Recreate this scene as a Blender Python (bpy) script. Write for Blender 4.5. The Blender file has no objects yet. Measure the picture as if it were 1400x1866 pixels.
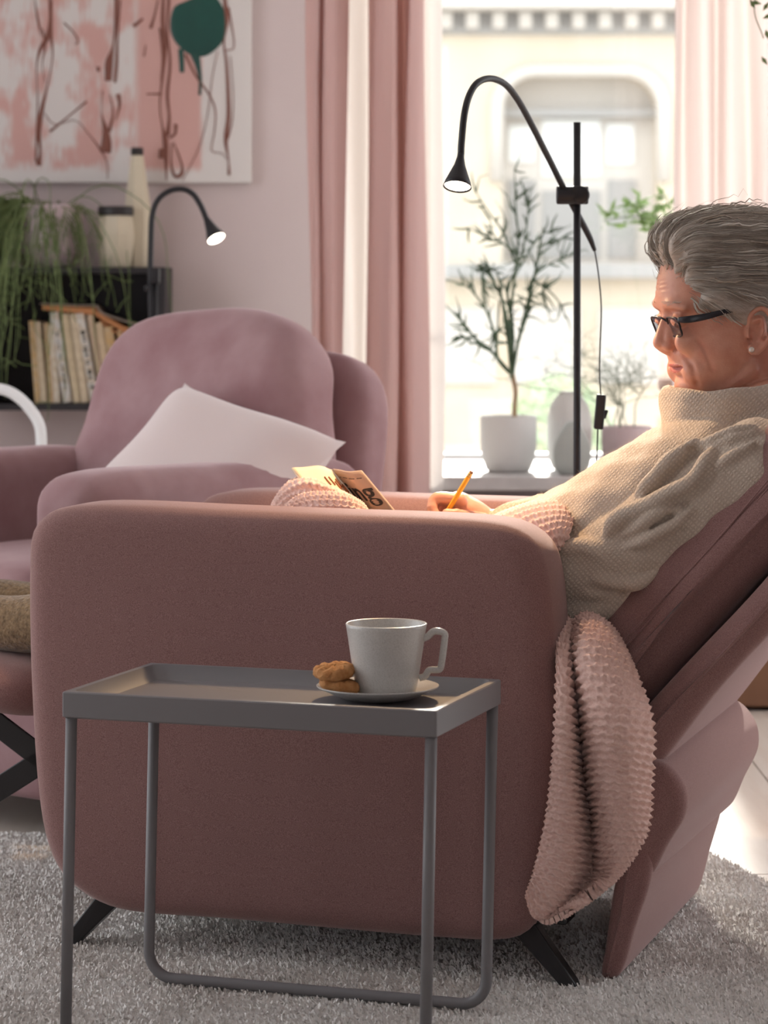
import bpy, bmesh, math, random
import numpy as np
from mathutils import Matrix, Vector

random.seed(7)
rng = np.random.default_rng(7)
SC = bpy.context.scene
COL = SC.collection

# ------------------------------------------------------------------ camera
EYE_Z = 0.955                       # camera height above the floor
FOCAL = 5000.0                      # focal length in pixels of the 1400 px wide frame
HOR_Y = 520.0                       # row of the horizon (level camera, shifted lens)
cam = bpy.data.cameras.new('camera')
cam_o = bpy.data.objects.new('camera', cam)
COL.objects.link(cam_o)
cam_o.location = (0, 0, EYE_Z)
cam_o.rotation_euler = (math.pi / 2, 0, 0)
cam.sensor_fit = 'HORIZONTAL'
cam.sensor_width = 36
cam.lens = FOCAL / 1400 * 36
cam.shift_y = -(933 - HOR_Y) / 1400
cam.clip_end = 200
cam.dof.use_dof = True
cam.dof.focus_distance = 3.85
cam.dof.aperture_fstop = 9.0
SC.camera = cam_o

# ------------------------------------------------------------------ world, sun, exposure
W = bpy.data.worlds.new('sky')
SC.world = W
W.use_nodes = True
bg = W.node_tree.nodes['Background']
bg.inputs[0].default_value = (0.93, 0.96, 1.0, 1)
bg.inputs[1].default_value = 3.1
sun = bpy.data.lights.new('sun', 'SUN')
sun.energy = 6
sun.angle = math.radians(5)
sun.color = (1.0, 0.93, 0.85)
sun_o = bpy.data.objects.new('sun', sun)
COL.objects.link(sun_o)
sun_o.rotation_euler = Vector((-0.05, -0.90, -0.40)).to_track_quat('-Z', 'Y').to_euler()
SC.view_settings.view_transform = 'Standard'
SC.view_settings.look = 'None'
SC.view_settings.gamma = 1.0
SC.view_settings.use_curve_mapping = False
SC.view_settings.exposure = 0.0
SC.cycles.use_denoising = True
SC.cycles.max_bounces = 7
SC.cycles.diffuse_bounces = 3
SC.cycles.transparent_max_bounces = 8
SC.cycles.sample_clamp_indirect = 6.0

# ------------------------------------------------------------------ helpers
def S(h):
    """sRGB hex -> linear rgba"""
    h = h.lstrip('#')
    c = [int(h[i:i + 2], 16) / 255 for i in (0, 2, 4)]
    return tuple([x / 12.92 if x <= .04045 else ((x + .055) / 1.055) ** 2.4 for x in c] + [1.0])

MATS = {}
def mat(name, color, rough=.7, metal=0, sheen=0, spec=.5, noise=None, bump=None, color2=None,
        translucent=0, emit=None, coat=0, sss=0, coords='Object', stretch=(1, 1, 1), sheen_tint=None, sheen_rough=.4):
    """principled material; noise=(scale, detail, lo, hi) mixes color -> color2; bump=(scale, strength, distance)"""
    m = bpy.data.materials.new(name)
    m.use_nodes = True
    nt = m.node_tree
    N, L = nt.nodes, nt.links
    b = N['Principled BSDF']
    col = S(color) if isinstance(color, str) else color
    b.inputs['Base Color'].default_value = col
    b.inputs['Roughness'].default_value = rough
    b.inputs['Metallic'].default_value = metal
    b.inputs['Specular IOR Level'].default_value = spec
    b.inputs['Sheen Weight'].default_value = sheen
    b.inputs['Sheen Roughness'].default_value = sheen_rough
    if sheen_tint: b.inputs['Sheen Tint'].default_value = S(sheen_tint)
    b.inputs['Coat Weight'].default_value = coat
    if sss:
        b.inputs['Subsurface Weight'].default_value = sss
        b.inputs['Subsurface Radius'].default_value = (.012, .005, .003)
        b.inputs['Subsurface Scale'].default_value = 1.0
    if emit:
        b.inputs['Emission Color'].default_value = S(emit[0])
        b.inputs['Emission Strength'].default_value = emit[1]
    tc = N.new('ShaderNodeTexCoord')
    mp = N.new('ShaderNodeMapping')
    mp.inputs['Scale'].default_value = stretch
    L.new(tc.outputs[coords], mp.inputs[0])
    if noise and color2:
        n = N.new('ShaderNodeTexNoise')
        n.inputs['Scale'].default_value = noise[0]
        n.inputs['Detail'].default_value = noise[1]
        L.new(mp.outputs[0], n.inputs['Vector'])
        r = N.new('ShaderNodeMapRange')
        r.inputs[1].default_value, r.inputs[2].default_value = noise[2], noise[3]
        L.new(n.outputs['Fac'], r.inputs[0])
        mx = N.new('ShaderNodeMix')
        mx.data_type = 'RGBA'
        mx.inputs[6].default_value = col
        mx.inputs[7].default_value = S(color2)
        L.new(r.outputs[0], mx.inputs[0])
        L.new(mx.outputs[2], b.inputs['Base Color'])
    if bump:
        n2 = N.new('ShaderNodeTexNoise')
        n2.inputs['Scale'].default_value = bump[0]
        n2.inputs['Detail'].default_value = 3
        L.new(mp.outputs[0], n2.inputs['Vector'])
        bp = N.new('ShaderNodeBump')
        bp.inputs['Strength'].default_value = bump[1]
        bp.inputs['Distance'].default_value = bump[2]
        L.new(n2.outputs['Fac'], bp.inputs['Height'])
        L.new(bp.outputs[0], b.inputs['Normal'])
    if translucent:
        t = N.new('ShaderNodeBsdfTranslucent')
        t.inputs[0].default_value = col
        ms = N.new('ShaderNodeMixShader')
        ms.inputs[0].default_value = translucent
        L.new(b.outputs[0], ms.inputs[1])
        L.new(t.outputs[0], ms.inputs[2])
        L.new(ms.outputs[0], N['Material Output'].inputs[0])
    MATS[name] = m
    return m

def at(px, py, D):
    """point of the place seen at photo pixel (px, py), D metres in front of the camera"""
    return Vector(((px - 700) * D / FOCAL, D, EYE_Z - (py - HOR_Y) * D / FOCAL))

def tag(o, label=None, cat=None, group=None, kind=None):
    if label: o['label'] = label
    if cat: o['category'] = cat
    if group: o['group'] = group
    if kind: o['kind'] = kind
    return o

def empty(name, loc=(0, 0, 0), rz=0.0, parent=None):
    o = bpy.data.objects.new(name, None)
    o.empty_display_size = .05
    COL.objects.link(o)
    o.location = loc
    o.rotation_euler = (0, 0, rz)
    if parent: o.parent = parent
    return o

def link(name, me, parent=None, m=None, smooth=True):
    o = bpy.data.objects.new(name, me)
    COL.objects.link(o)
    if parent: o.parent = parent
    if m: me.materials.append(m if not isinstance(m, str) else MATS[m])
    if smooth and len(me.polygons):
        me.polygons.foreach_set('use_smooth', np.ones(len(me.polygons), dtype=bool))
    me.update()
    return o

def mesh(name, V, F, m=None, parent=None, smooth=True):
    me = bpy.data.meshes.new(name)
    me.from_pydata([tuple(map(float, v)) for v in V], [], [tuple(map(int, f)) for f in F])
    me.validate()
    if len(F) < 30000:
        bm = bmesh.new(); bm.from_mesh(me)
        bmesh.ops.recalc_face_normals(bm, faces=bm.faces[:])
        bm.to_mesh(me); bm.free()
    return link(name, me, parent, m, smooth)

def fast_tris(name, V, T, m=None, parent=None, smooth=False):
    """big triangle meshes straight from numpy"""
    V = np.asarray(V, np.float32); T = np.asarray(T, np.int32)
    k = T.shape[1]
    me = bpy.data.meshes.new(name)
    me.vertices.add(len(V)); me.vertices.foreach_set('co', V.ravel())
    me.loops.add(T.size); me.loops.foreach_set('vertex_index', T.ravel())
    me.polygons.add(len(T)); me.polygons.foreach_set('loop_start', np.arange(0, T.size, k, dtype=np.int32))
    me.update(calc_edges=True)
    return link(name, me, parent, m, smooth)

class MB:
    """collects pieces of ONE part"""
    def __init__(s): s.V, s.F = [], []
    def add(s, VF):
        V, F = VF
        n = len(s.V)
        s.V += [tuple(v) for v in V]
        s.F += [tuple(i + n for i in f) for f in F]
        return s
    def build(s, name, m, parent=None, smooth=True): return mesh(name, s.V, s.F, m, parent, smooth)

def g_box(c, size, bev=0, R=None):
    bm = bmesh.new()
    bmesh.ops.create_cube(bm, size=1)
    bmesh.ops.scale(bm, vec=size, verts=bm.verts)
    if bev:
        bmesh.ops.bevel(bm, geom=bm.edges[:], offset=bev, segments=3, affect='EDGES', profile=.5)
    V = [v.co.copy() for v in bm.verts]
    bm.verts.index_update()
    F = [[v.index for v in f.verts] for f in bm.faces]
    bm.free()
    if R is not None: V = [R @ v for v in V]
    c = Vector(c)
    return [tuple(v + c) for v in V], F

def g_grid(P, cu=False, cv=False):
    P = np.asarray(P); nu, nv = P.shape[:2]
    idx = np.arange(nu * nv).reshape(nu, nv)
    F = []
    for i in range(nu if cu else nu - 1):
        for j in range(nv if cv else nv - 1):
            F.append((idx[i, j], idx[(i + 1) % nu, j], idx[(i + 1) % nu, (j + 1) % nv], idx[i, (j + 1) % nv]))
    return [tuple(p) for p in P.reshape(-1, 3)], F

def crom(pts, n):
    """Catmull-Rom resample of control rows to n rows"""
    P = np.asarray(pts, float)
    if P.ndim == 1: P = P[:, None]
    k = len(P)
    E = np.vstack([2 * P[0] - P[1], P, 2 * P[-1] - P[-2]])
    t = np.linspace(0, k - 1, n)
    i = np.minimum(t.astype(int), k - 2)
    f = (t - i)[:, None]
    a, b, c, d = E[i], E[i + 1], E[i + 2], E[i + 3]
    return .5 * ((2 * b) + (-a + c) * f + (2 * a - 5 * b + 4 * c - d) * f ** 2 + (-a + 3 * b - 3 * c + d) * f ** 3)

def frames(P, up=(0, 0, 1)):
    P = np.asarray(P, float)
    T = np.gradient(P, axis=0)
    T /= np.linalg.norm(T, axis=1)[:, None] + 1e-12
    u = np.asarray(up, float)
    if abs(T[0] @ u) > .95: u = np.array([1., 0, 0])
    n = u - T[0] * (T[0] @ u); n /= np.linalg.norm(n)
    Ns = []
    for t in T:
        n = n - t * (t @ n); n /= np.linalg.norm(n) + 1e-12
        Ns.append(n)
    Ns = np.array(Ns)
    return T, Ns, np.cross(T, Ns)

def g_tube(pts, r, sides=10, n=None, cap=True, up=(0, 0, 1), r2=None, round_end=False):
    """swept tube with flat or rounded ends; r / r2 radius along normal / binormal, scalars or lists"""
    P = np.asarray(pts, float)
    k = len(P)
    r = np.full(k, r, float) if np.isscalar(r) else np.asarray(r, float)
    r2 = r.copy() if r2 is None else (np.full(k, r2, float) if np.isscalar(r2) else np.asarray(r2, float))
    if n:
        q = crom(np.column_stack([P, r, r2]), n)
        P, r, r2 = q[:, :3], np.maximum(q[:, 3], 1e-5), np.maximum(q[:, 4], 1e-5)
    T, N, B = frames(P, up)
    if round_end:
        def endcap(p, t, rr, rr2, nn, bb, sgn):
            rows = []
            for a in (1.35, 1.0, .6, .25):
                rows.append((p + sgn * t * max(rr, rr2) * math.sin(a), rr * math.cos(a), rr2 * math.cos(a), nn, bb))
            return rows
        A = endcap(P[0], T[0], r[0], r2[0], N[0], B[0], -1)
        Z = endcap(P[-1], T[-1], r[-1], r2[-1], N[-1], B[-1], 1)[::-1]
        rows = A + [(P[i], r[i], r2[i], N[i], B[i]) for i in range(len(P))] + Z
    else:
        rows = [(P[i], r[i], r2[i], N[i], B[i]) for i in range(len(P))]
    th = np.linspace(0, 2 * np.pi, sides, endpoint=False)
    G = np.array([p + np.outer(np.cos(th) * a, nn) + np.outer(np.sin(th) * b_, bb) for p, a, b_, nn, bb in rows])
    V, F = g_grid(G, cv=True)
    if cap:
        n0 = len(V)
        F = F + [tuple(range(sides))[::-1], tuple(range(n0 - sides, n0))]
    return V, F

def g_lathe(prof, seg=40, c=(0, 0, 0), rib=None):
    """prof: list of (radius, z) bottom to top; rib=(count, depth) vertical flutes"""
    th = np.linspace(0, 2 * np.pi, seg, endpoint=False)
    G = []
    for r, z in prof:
        rr = np.full(seg, max(r, 1e-5))
        if rib: rr = rr * 1 + rib[1] * np.cos(rib[0] * th) * (1 if r > .01 else 0)
        G.append(np.column_stack([c[0] + rr * np.cos(th), c[1] + rr * np.sin(th), np.full(seg, c[2] + z)]))
    V, F = g_grid(np.array(G), cv=True)
    n0 = len(V)
    F = F + [tuple(range(seg))[::-1], tuple(range(n0 - seg, n0))]
    return V, F

def g_ball(c, r, R=None, nu=14, nv=20):
    """ellipsoid; r scalar or 3-vector"""
    r = np.full(3, r) if np.isscalar(r) else np.asarray(r)
    ph = np.linspace(.02, np.pi - .02, nu); th = np.linspace(0, 2 * np.pi, nv, endpoint=False)
    G = np.array([[(math.sin(p) * math.cos(t), math.sin(p) * math.sin(t), -math.cos(p)) for t in th] for p in ph]) * r
    if R is not None: G = G @ np.asarray(R).T
    V, F = g_grid(G + np.asarray(c), cv=True)
    n0 = len(V)
    return V, F + [tuple(range(nv))[::-1], tuple(range(n0 - nv, n0))]

def g_puff(size, e=4.0, n=16, c=(0, 0, 0), bulge=0.0, fn=None):
    """cushion: super-ellipsoid box of half sizes size/2; fn deforms the points"""
    bm = bmesh.new()
    bmesh.ops.create_cube(bm, size=2)
    bmesh.ops.subdivide_edges(bm, edges=bm.edges[:], cuts=n, use_grid_fill=True)
    bm.verts.index_update()
    V = np.array([v.co for v in bm.verts])
    F = [[v.index for v in f.verts] for f in bm.faces]
    bm.free()
    V = np.sin(V * np.pi / 4) / math.sin(math.pi / 4)
    e = np.asarray(e if not np.isscalar(e) else (e,) * 3, float)
    nrm = (np.abs(V[:, 0]) ** e[0] + np.abs(V[:, 1]) ** e[1] + np.abs(V[:, 2]) ** e[2]) ** (1 / e.mean())
    V = V / nrm[:, None]
    V = V * np.asarray(size) / 2
    if fn is not None: V = fn(V)
    return [tuple(v) for v in V + np.asarray(c)], F

def g_panel(outline, y0, y1, er=.03, bulge=.01, steps=5, axis='y'):
    """upholstered slab: closed (x, z) outline swept from y0 to y1 with rounded edges and a soft bulge on both faces"""
    O = np.asarray(outline, float)
    c = O.mean(0)
    nx = np.roll(O, -1, 0) - np.roll(O, 1, 0)
    nrm = np.column_stack([nx[:, 1], -nx[:, 0]])
    nrm /= np.linalg.norm(nrm, axis=1)[:, None]
    if ((O - c) * nrm).sum() < 0: nrm = -nrm
    rings = []
    def face(y, sgn, order):
        rows = []
        for s in (.04, .25, .5, .75, .92):
            inner = O - nrm * er
            p = c + (inner - c) * s
            rows.append((p, y + sgn * bulge * (1 - s ** 2)))
        return rows if order else rows[::-1]
    rings += face(y0, -1, True)
    for a in np.linspace(0, math.pi / 2, steps):
        rings.append((O - nrm * er * (1 - math.sin(a)), y0 + er * (1 - math.cos(a))))
    for a in np.linspace(math.pi / 2, 0, steps):
        rings.append((O - nrm * er * (1 - math.sin(a)), y1 - er * (1 - math.cos(a))))
    rings += face(y1, 1, False)
    G = np.array([np.column_stack([p[:, 0], np.full(len(p), y), p[:, 1]]) for p, y in rings])
    V, F = g_grid(G, cv=True)
    k = len(O); n0 = len(V)
    return V, F + [tuple(range(k))[::-1], tuple(range(n0 - k, n0))]

def closed_curve(pts, n):
    P = np.asarray(pts, float)
    E = np.vstack([P[-2:], P, P[:3]])
    q = crom(E, (len(E) - 1) * 40 + 1)
    q = q[80:80 + len(P) * 40]
    d = np.r_[0, np.cumsum(np.linalg.norm(np.diff(np.vstack([q, q[:1]]), axis=0), axis=1))]
    t = np.linspace(0, d[-1], n, endpoint=False)
    qq = np.vstack([q, q[:1]])
    return np.column_stack([np.interp(t, d, qq[:, i]) for i in range(q.shape[1])])

def union(pieces, voxel, smooth=3, factor=.5):
    """fuse closed pieces into one continuous surface; returns a mesh datablock"""
    mb = MB()
    for p in pieces: mb.add(p)
    me = bpy.data.meshes.new('tmp')
    me.from_pydata(mb.V, [], mb.F)
    o = bpy.data.objects.new('tmp', me)
    COL.objects.link(o)
    md = o.modifiers.new('r', 'REMESH'); md.mode = 'VOXEL'; md.voxel_size = voxel
    if smooth:
        ms = o.modifiers.new('s', 'SMOOTH'); ms.factor = factor; ms.iterations = smooth
    dg = bpy.context.evaluated_depsgraph_get()
    dg.update()
    res = bpy.data.meshes.new_from_object(o.evaluated_get(dg))
    bpy.data.objects.remove(o); bpy.data.meshes.remove(me)
    return res

def as_piece(me):
    V = np.empty(len(me.vertices) * 3, np.float32); me.vertices.foreach_get('co', V)
    return [tuple(v) for v in V.reshape(-1, 3)], [tuple(p.vertices) for p in me.polygons]

def get_co(me):
    a = np.empty(len(me.vertices) * 3, np.float32); me.vertices.foreach_get('co', a)
    n = np.empty(len(me.vertices) * 3, np.float32); me.vertices.foreach_get('normal', n)
    return a.reshape(-1, 3).astype(float), n.reshape(-1, 3).astype(float)

def set_co(me, V):
    me.vertices.foreach_set('co', np.asarray(V, np.float32).ravel()); me.update()

def copy_tree(o, parent=None):
    c = o.copy(); COL.objects.link(c)
    if parent: c.parent = parent
    for ch in list(o.children): copy_tree(ch, c)
    return c
# ------------------------------------------------------------------ materials
mat('wall_paint', '#d0c0be', .9, noise=(3, 3, .3, .7), color2='#cbbab8', bump=(180, .08, .002))
mat('ceiling_paint', '#e6e0de', .9)
mat('floor_wood', '#d9cdc2', .38, noise=(6, 5, .3, .7), color2='#cfc0b3', stretch=(6, .6, 1), bump=(60, .05, .001))
mat('chair_fabric', '#a47f7a', .85, sheen=.55, sheen_tint='#f0d8d4', noise=(900, 2, .3, .7), color2='#7c5a57', bump=(1500, .35, .001), spec=.2)
mat('chair_fabric_far', '#ab8b8d', .85, sheen=.6, sheen_tint='#f0dcdc', noise=(9, 4, .3, .7), color2='#957073', bump=(700, .2, .001), spec=.2)  # broad mottling: velvet sheen patches put into the colour
mat('black_metal', '#1b1a1c', .38, spec=.5)
mat('lamp_black', '#211f22', .5, spec=.4)
mat('table_metal', '#7a7779', .48, metal=.0, spec=.45, bump=(900, .06, .0005))
mat('stoneware', '#d0cdc8', .28, spec=.5, noise=(700, 4, .45, .75), color2='#b9b5af')
mat('coffee', '#3a2416', .1)
mat('cookie', '#d09a64', .9, noise=(90, 4, .3, .7), color2='#b0743f', bump=(160, .9, .004))
mat('rug_base', '#cfc8c2', 1.0)
mat('rug_pile', '#f2eeea', 1.0, noise=(5, 4, .35, .7), color2='#dad3cd', spec=.1)
mat('cushion_white', '#e6d6d3', .9, sheen=.4, bump=(500, .2, .001), spec=.2)
mat('white_ceramic', '#ececea', .45, spec=.4)
mat('grey_ceramic', '#b9beb9', .55)
mat('pink_ceramic', '#d3bfc2', .6)
mat('cream_ceramic', '#d8ccb4', .4)
mat('dark_lid', '#2a2526', .5)
mat('shelf_black', '#231f22', .55, noise=(8, 3, .3, .7), color2='#2c272a')
mat('sill_stone', '#d8d4d2', .35, noise=(14, 5, .35, .7), color2='#c4c0be')
mat('radiator_grey', '#8d8387', .6)
mat('window_white', '#eeecea', .5)
mat('leaf_green', '#7b8a55', .6, noise=(20, 2, .3, .7), color2='#5d6e3d')
mat('stem_green', '#52683f', .6)
mat('sill_plant_green', '#5d7358', .6, noise=(30, 2, .3, .7), color2='#465c47')
mat('bark', '#b59a7d', .9)
mat('twig', '#8c9484', .8)
mat('leaf_bright', '#8ba56a', .6, noise=(30, 2, .3, .7), color2='#6d8a55', translucent=.3)
mat('curtain_pink', '#edd0ca', .9, translucent=.5, bump=(500, .12, .001), spec=.1)
mat('curtain_sheer', '#f4efec', .9, translucent=.6, spec=.1)
mat('curtain_pale', '#f5ece9', .9, translucent=.65, bump=(500, .1, .001), spec=.1)
mat('facade_cream', '#ddd0bf', .95, noise=(1.5, 4, .3, .7), color2='#d6c6b0')
mat('facade_trim', '#d2cbc4', .95)
mat('facade_grey', '#a9a6a4', .8)
mat('pavement', '#cfc8c0', .95)
mat('shrub', '#c6d3b4', .9, translucent=.3)
mat('paper', '#e6d3b8', .9)
mat('kraft_shaded', '#a58d7d', .9)  # kraft front cover, colour darkened as the side turned from the lamp
mat('ink', '#17130f', .7)
mat('ink_brown', '#9a5a34', .7)
mat('pencil_yellow', '#f0a51e', .35, coat=.3)
mat('brass', '#c9a566', .35, metal=.8)
mat('eraser', '#8a5f4a', .9)
mat('skin', '#dba28b', .42, sss=.12, noise=(40, 4, .35, .7), color2='#cf8f79', bump=(350, .25, .0012), spec=.4)
mat('lip', '#b5675e', .45)
mat('hair_grey', '#cabeb2', .5, noise=(60, 3, .3, .7), color2='#a39486', spec=.5, stretch=(1, 1, 3))
mat('sweater_wool', '#c9b196', 1.0, sheen=.5, sheen_tint='#fff2e2', spec=.1)
mat('trouser_wool', '#a98f70', 1.0, sheen=.5, noise=(150, 3, .3, .7), color2='#7a6650', bump=(250, .8, .004), spec=.1)
mat('blanket_wool', '#f2d2c7', 1.0, sheen=.1, noise=(300, 2, .3, .7), color2='#e6bfb3', bump=(700, .5, .0015), spec=.1)
mat('glasses_frame', '#23232a', .3)
mat('pearl', '#e8ddd0', .2, coat=.5)
mat('canvas_edge', '#e3dedb', .9)
mat('paint_brown', '#7d4a3c', .6)
mat('paint_green', '#0a4a40', .45, noise=(12, 3, .3, .7), color2='#083f37')
mat('paint_white', '#ddd6d2', .7)
mat('lamp_lens', '#ffffff', .4, emit=('#fff0dc', 9.0))
mat('brown_wood', '#8a6248', .6, noise=(5, 4, .3, .7), color2='#6f4b36', stretch=(1, 8, 1))

def knit_bump(m, sx, strength, dist):
    """small V stitches: two skewed wave sets"""
    nt = m.node_tree; N, L = nt.nodes, nt.links
    b = N['Principled BSDF']
    tc = N.new('ShaderNodeTexCoord')
    mp = N.new('ShaderNodeMapping'); mp.inputs['Rotation'].default_value = (0, math.radians(-42), 0)
    L.new(tc.outputs['Object'], mp.inputs[0])
    def wave(direction, scale, dist_):
        w = N.new('ShaderNodeTexWave'); w.wave_type = 'BANDS'; w.bands_direction = direction
        w.inputs['Scale'].default_value = scale; w.inputs['Distortion'].default_value = dist_
        w.inputs['Detail'].default_value = 2; w.inputs['Detail Scale'].default_value = 3
        L.new(mp.outputs[0], w.inputs[0]); return w
    a, c = wave('X', sx, 2.6), wave('Z', sx * .7, 3.2)
    mul = N.new('ShaderNodeMath'); mul.operation = 'MULTIPLY'
    L.new(a.outputs['Fac'], mul.inputs[0]); L.new(c.outputs['Fac'], mul.inputs[1])
    n = N.new('ShaderNodeTexNoise'); n.inputs['Scale'].default_value = 700; n.inputs['Detail'].default_value = 3
    L.new(tc.outputs['Object'], n.inputs['Vector'])
    ad = N.new('ShaderNodeMath'); ad.operation = 'MULTIPLY_ADD'; ad.inputs[1].default_value = .5
    L.new(n.outputs['Fac'], ad.inputs[0]); L.new(mul.outputs[0], ad.inputs[2])
    bp = N.new('ShaderNodeBump'); bp.inputs['Strength'].default_value = strength; bp.inputs['Distance'].default_value = dist
    L.new(ad.outputs[0], bp.inputs['Height']); L.new(bp.outputs[0], b.inputs['Normal'])
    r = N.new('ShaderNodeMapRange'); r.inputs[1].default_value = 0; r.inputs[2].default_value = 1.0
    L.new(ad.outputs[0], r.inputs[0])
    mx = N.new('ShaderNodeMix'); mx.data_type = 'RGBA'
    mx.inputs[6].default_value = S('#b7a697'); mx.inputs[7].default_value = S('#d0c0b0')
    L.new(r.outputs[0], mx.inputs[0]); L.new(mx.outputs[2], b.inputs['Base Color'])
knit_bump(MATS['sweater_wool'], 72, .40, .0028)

def glass(name, tint, gl):
    m = bpy.data.materials.new(name); m.use_nodes = True
    nt = m.node_tree; N, L = nt.nodes, nt.links
    N.remove(N['Principled BSDF'])
    t = N.new('ShaderNodeBsdfTransparent'); t.inputs[0].default_value = S(tint)
    g = N.new('ShaderNodeBsdfGlossy'); g.inputs['Roughness'].default_value = .02
    ms = N.new('ShaderNodeMixShader'); ms.inputs[0].default_value = gl
    L.new(t.outputs[0], ms.inputs[1]); L.new(g.outputs[0], ms.inputs[2]); L.new(ms.outputs[0], N['Material Output'].inputs[0])
    MATS[name] = m
glass('window_glass', '#fbfdfc', .05)
glass('spectacle_glass', '#d8dadd', .22)

def canvas_material():
    """canvas paint: pink and white scumbled patches; object x/z in metres from the right bottom corner"""
    m = bpy.data.materials.new('canvas_paint'); m.use_nodes = True
    nt = m.node_tree; N, L = nt.nodes, nt.links
    b = N['Principled BSDF']; b.inputs['Roughness'].default_value = .85
    tc = N.new('ShaderNodeTexCoord'); sp = N.new('ShaderNodeSeparateXYZ'); L.new(tc.outputs['Object'], sp.inputs[0])
    def rng_(out, lo, hi):
        r = N.new('ShaderNodeMapRange'); r.inputs[1].default_value = lo; r.inputs[2].default_value = hi
        L.new(out, r.inputs[0]); return r.outputs[0]
    def mth(op, a, c):
        q = N.new('ShaderNodeMath'); q.operation = op
        for i, v in enumerate((a, c)):
            if isinstance(v, (int, float)): q.inputs[i].default_value = v
            else: L.new(v, q.inputs[i])
        return q.outputs[0]
    mp = N.new('ShaderNodeMapping'); mp.inputs['Scale'].default_value = (9, 1, 7); L.new(tc.outputs['Object'], mp.inputs[0])
    n1 = N.new('ShaderNodeTexNoise'); n1.inputs['Scale'].default_value = 1.2; n1.inputs['Detail'].default_value = 2; L.new(mp.outputs[0], n1.inputs['Vector'])
    mp2 = N.new('ShaderNodeMapping'); mp2.inputs['Scale'].default_value = (160, 1, 18); L.new(tc.outputs['Object'], mp2.inputs[0])
    n2 = N.new('ShaderNodeTexNoise'); n2.inputs['Scale'].default_value = 1; n2.inputs['Detail'].default_value = 3; L.new(mp2.outputs[0], n2.inputs['Vector'])
    blot = rng_(mth('ADD', n1.outputs['Fac'], mth('MULTIPLY', n2.outputs['Fac'], .35)), .60, .74)
    x, z = sp.outputs['X'], sp.outputs['Z']
    jit = mth('MULTIPLY', n2.outputs['Fac'], .02)
    xj = mth('ADD', x, jit)
    left = rng_(xj, -.285, -.305)                       # scumbled area on the left
    mid = mth('MULTIPLY', rng_(xj, -.305, -.285), rng_(xj, -.115, -.128))   # solid pink block
    low = rng_(mth('ADD', z, jit), .035, .055)          # white strip along the bottom
    pink = mth('MULTIPLY', mth('MAXIMUM', mth('MULTIPLY', left, mth('SUBTRACT', 1.0, blot)), mid), low)
    mx = N.new('ShaderNodeMix'); mx.data_type = 'RGBA'
    mx.inputs[6].default_value = S('#d9d2ce'); mx.inputs[7].default_value = S('#cfa49c')
    L.new(pink, mx.inputs[0]); L.new(mx.outputs[2], b.inputs['Base Color'])
    MATS['canvas_paint'] = m
canvas_material()
# ------------------------------------------------------------------ the room
WALL_Y = 7.3
X0, X1, Y0, ZC = -2.7, 2.7, -1.4, 2.85
WX0, WX1, WZ0, WZ1 = -.13, 1.62, .48, 2.62        # window opening

def struct(name, VF, m, parent=None, smooth=False):
    o = mesh(name, VF[0], VF[1], m, parent, smooth)
    if parent is None: tag(o, kind='structure')
    return o

floor = struct('floor', g_box(((X0 + X1) / 2, (Y0 + WALL_Y) / 2, -.062), (X1 - X0 + .3, WALL_Y - Y0 + .3, .09)), 'radiator_grey')
pw, pl, pi_ = .215, 2.2, 0
pme = None
for i in range(int((X1 - X0) / pw) + 1):
    for j in range(-1, 5):
        x = X0 + pw * (i + .5); y = Y0 + (j + .5) * pl + (i * .83) % pl
        ya, yb = max(y - pl / 2, Y0), min(y + pl / 2, WALL_Y)          # boards are cut where they meet the walls
        if x + pw / 2 > X1 + .03 or yb - ya < .12: continue
        y = (ya + yb) / 2
        if pme is None:
            V, F = g_box((0, 0, 0), (pw - .003, pl - .003, .016), .0015)
            p = mesh('plank', V, F, 'floor_wood', floor, False); pme = p.data
        else:
            p = bpy.data.objects.new('plank', pme); COL.objects.link(p); p.parent = floor
        p.location = (x, y, -.008); p.scale.y = (yb - ya) / pl
struct('ceiling', g_box(((X0 + X1) / 2, (Y0 + WALL_Y) / 2, ZC + .05), (X1 - X0 + .4, WALL_Y - Y0 + .4, .1)), 'ceiling_paint')
def side_wall(name, xs, ya, yb, za, zb, n):
    """side wall of the bay with a tall window"""
    w = MB()
    w.add(g_box((xs, (Y0 + ya) / 2, ZC / 2), (.12, ya - Y0, ZC)))
    w.add(g_box((xs, (WALL_Y + yb) / 2, ZC / 2), (.12, WALL_Y - yb, ZC)))
    w.add(g_box((xs, (ya + yb) / 2, (zb + ZC) / 2), (.12, yb - ya, ZC - zb)))
    w.add(g_box((xs, (ya + yb) / 2, za / 2), (.12, yb - ya, za)))
    tag(w.build(name, 'wall_paint', None, False), kind='structure')
    wn_ = tag(empty('window_%d' % n), kind='structure')
    f_ = MB()
    for y in (ya + .03, (ya + yb) / 2, yb - .03): f_.add(g_box((xs, y, (za + zb) / 2), (.07, .06, zb - za), .005))
    for z in (za + .03, zb - .03): f_.add(g_box((xs, (ya + yb) / 2, z), (.07, yb - ya, .06), .005))
    f_.build('window_frame', 'window_white', wn_, False)
side_wall('wall_left', X0 - .06, 2.9, 5.8, .25, 2.6, 2)
side_wall('wall_right', X1 + .06, 3.9, 7.0, .25, 2.6, 3)
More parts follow.
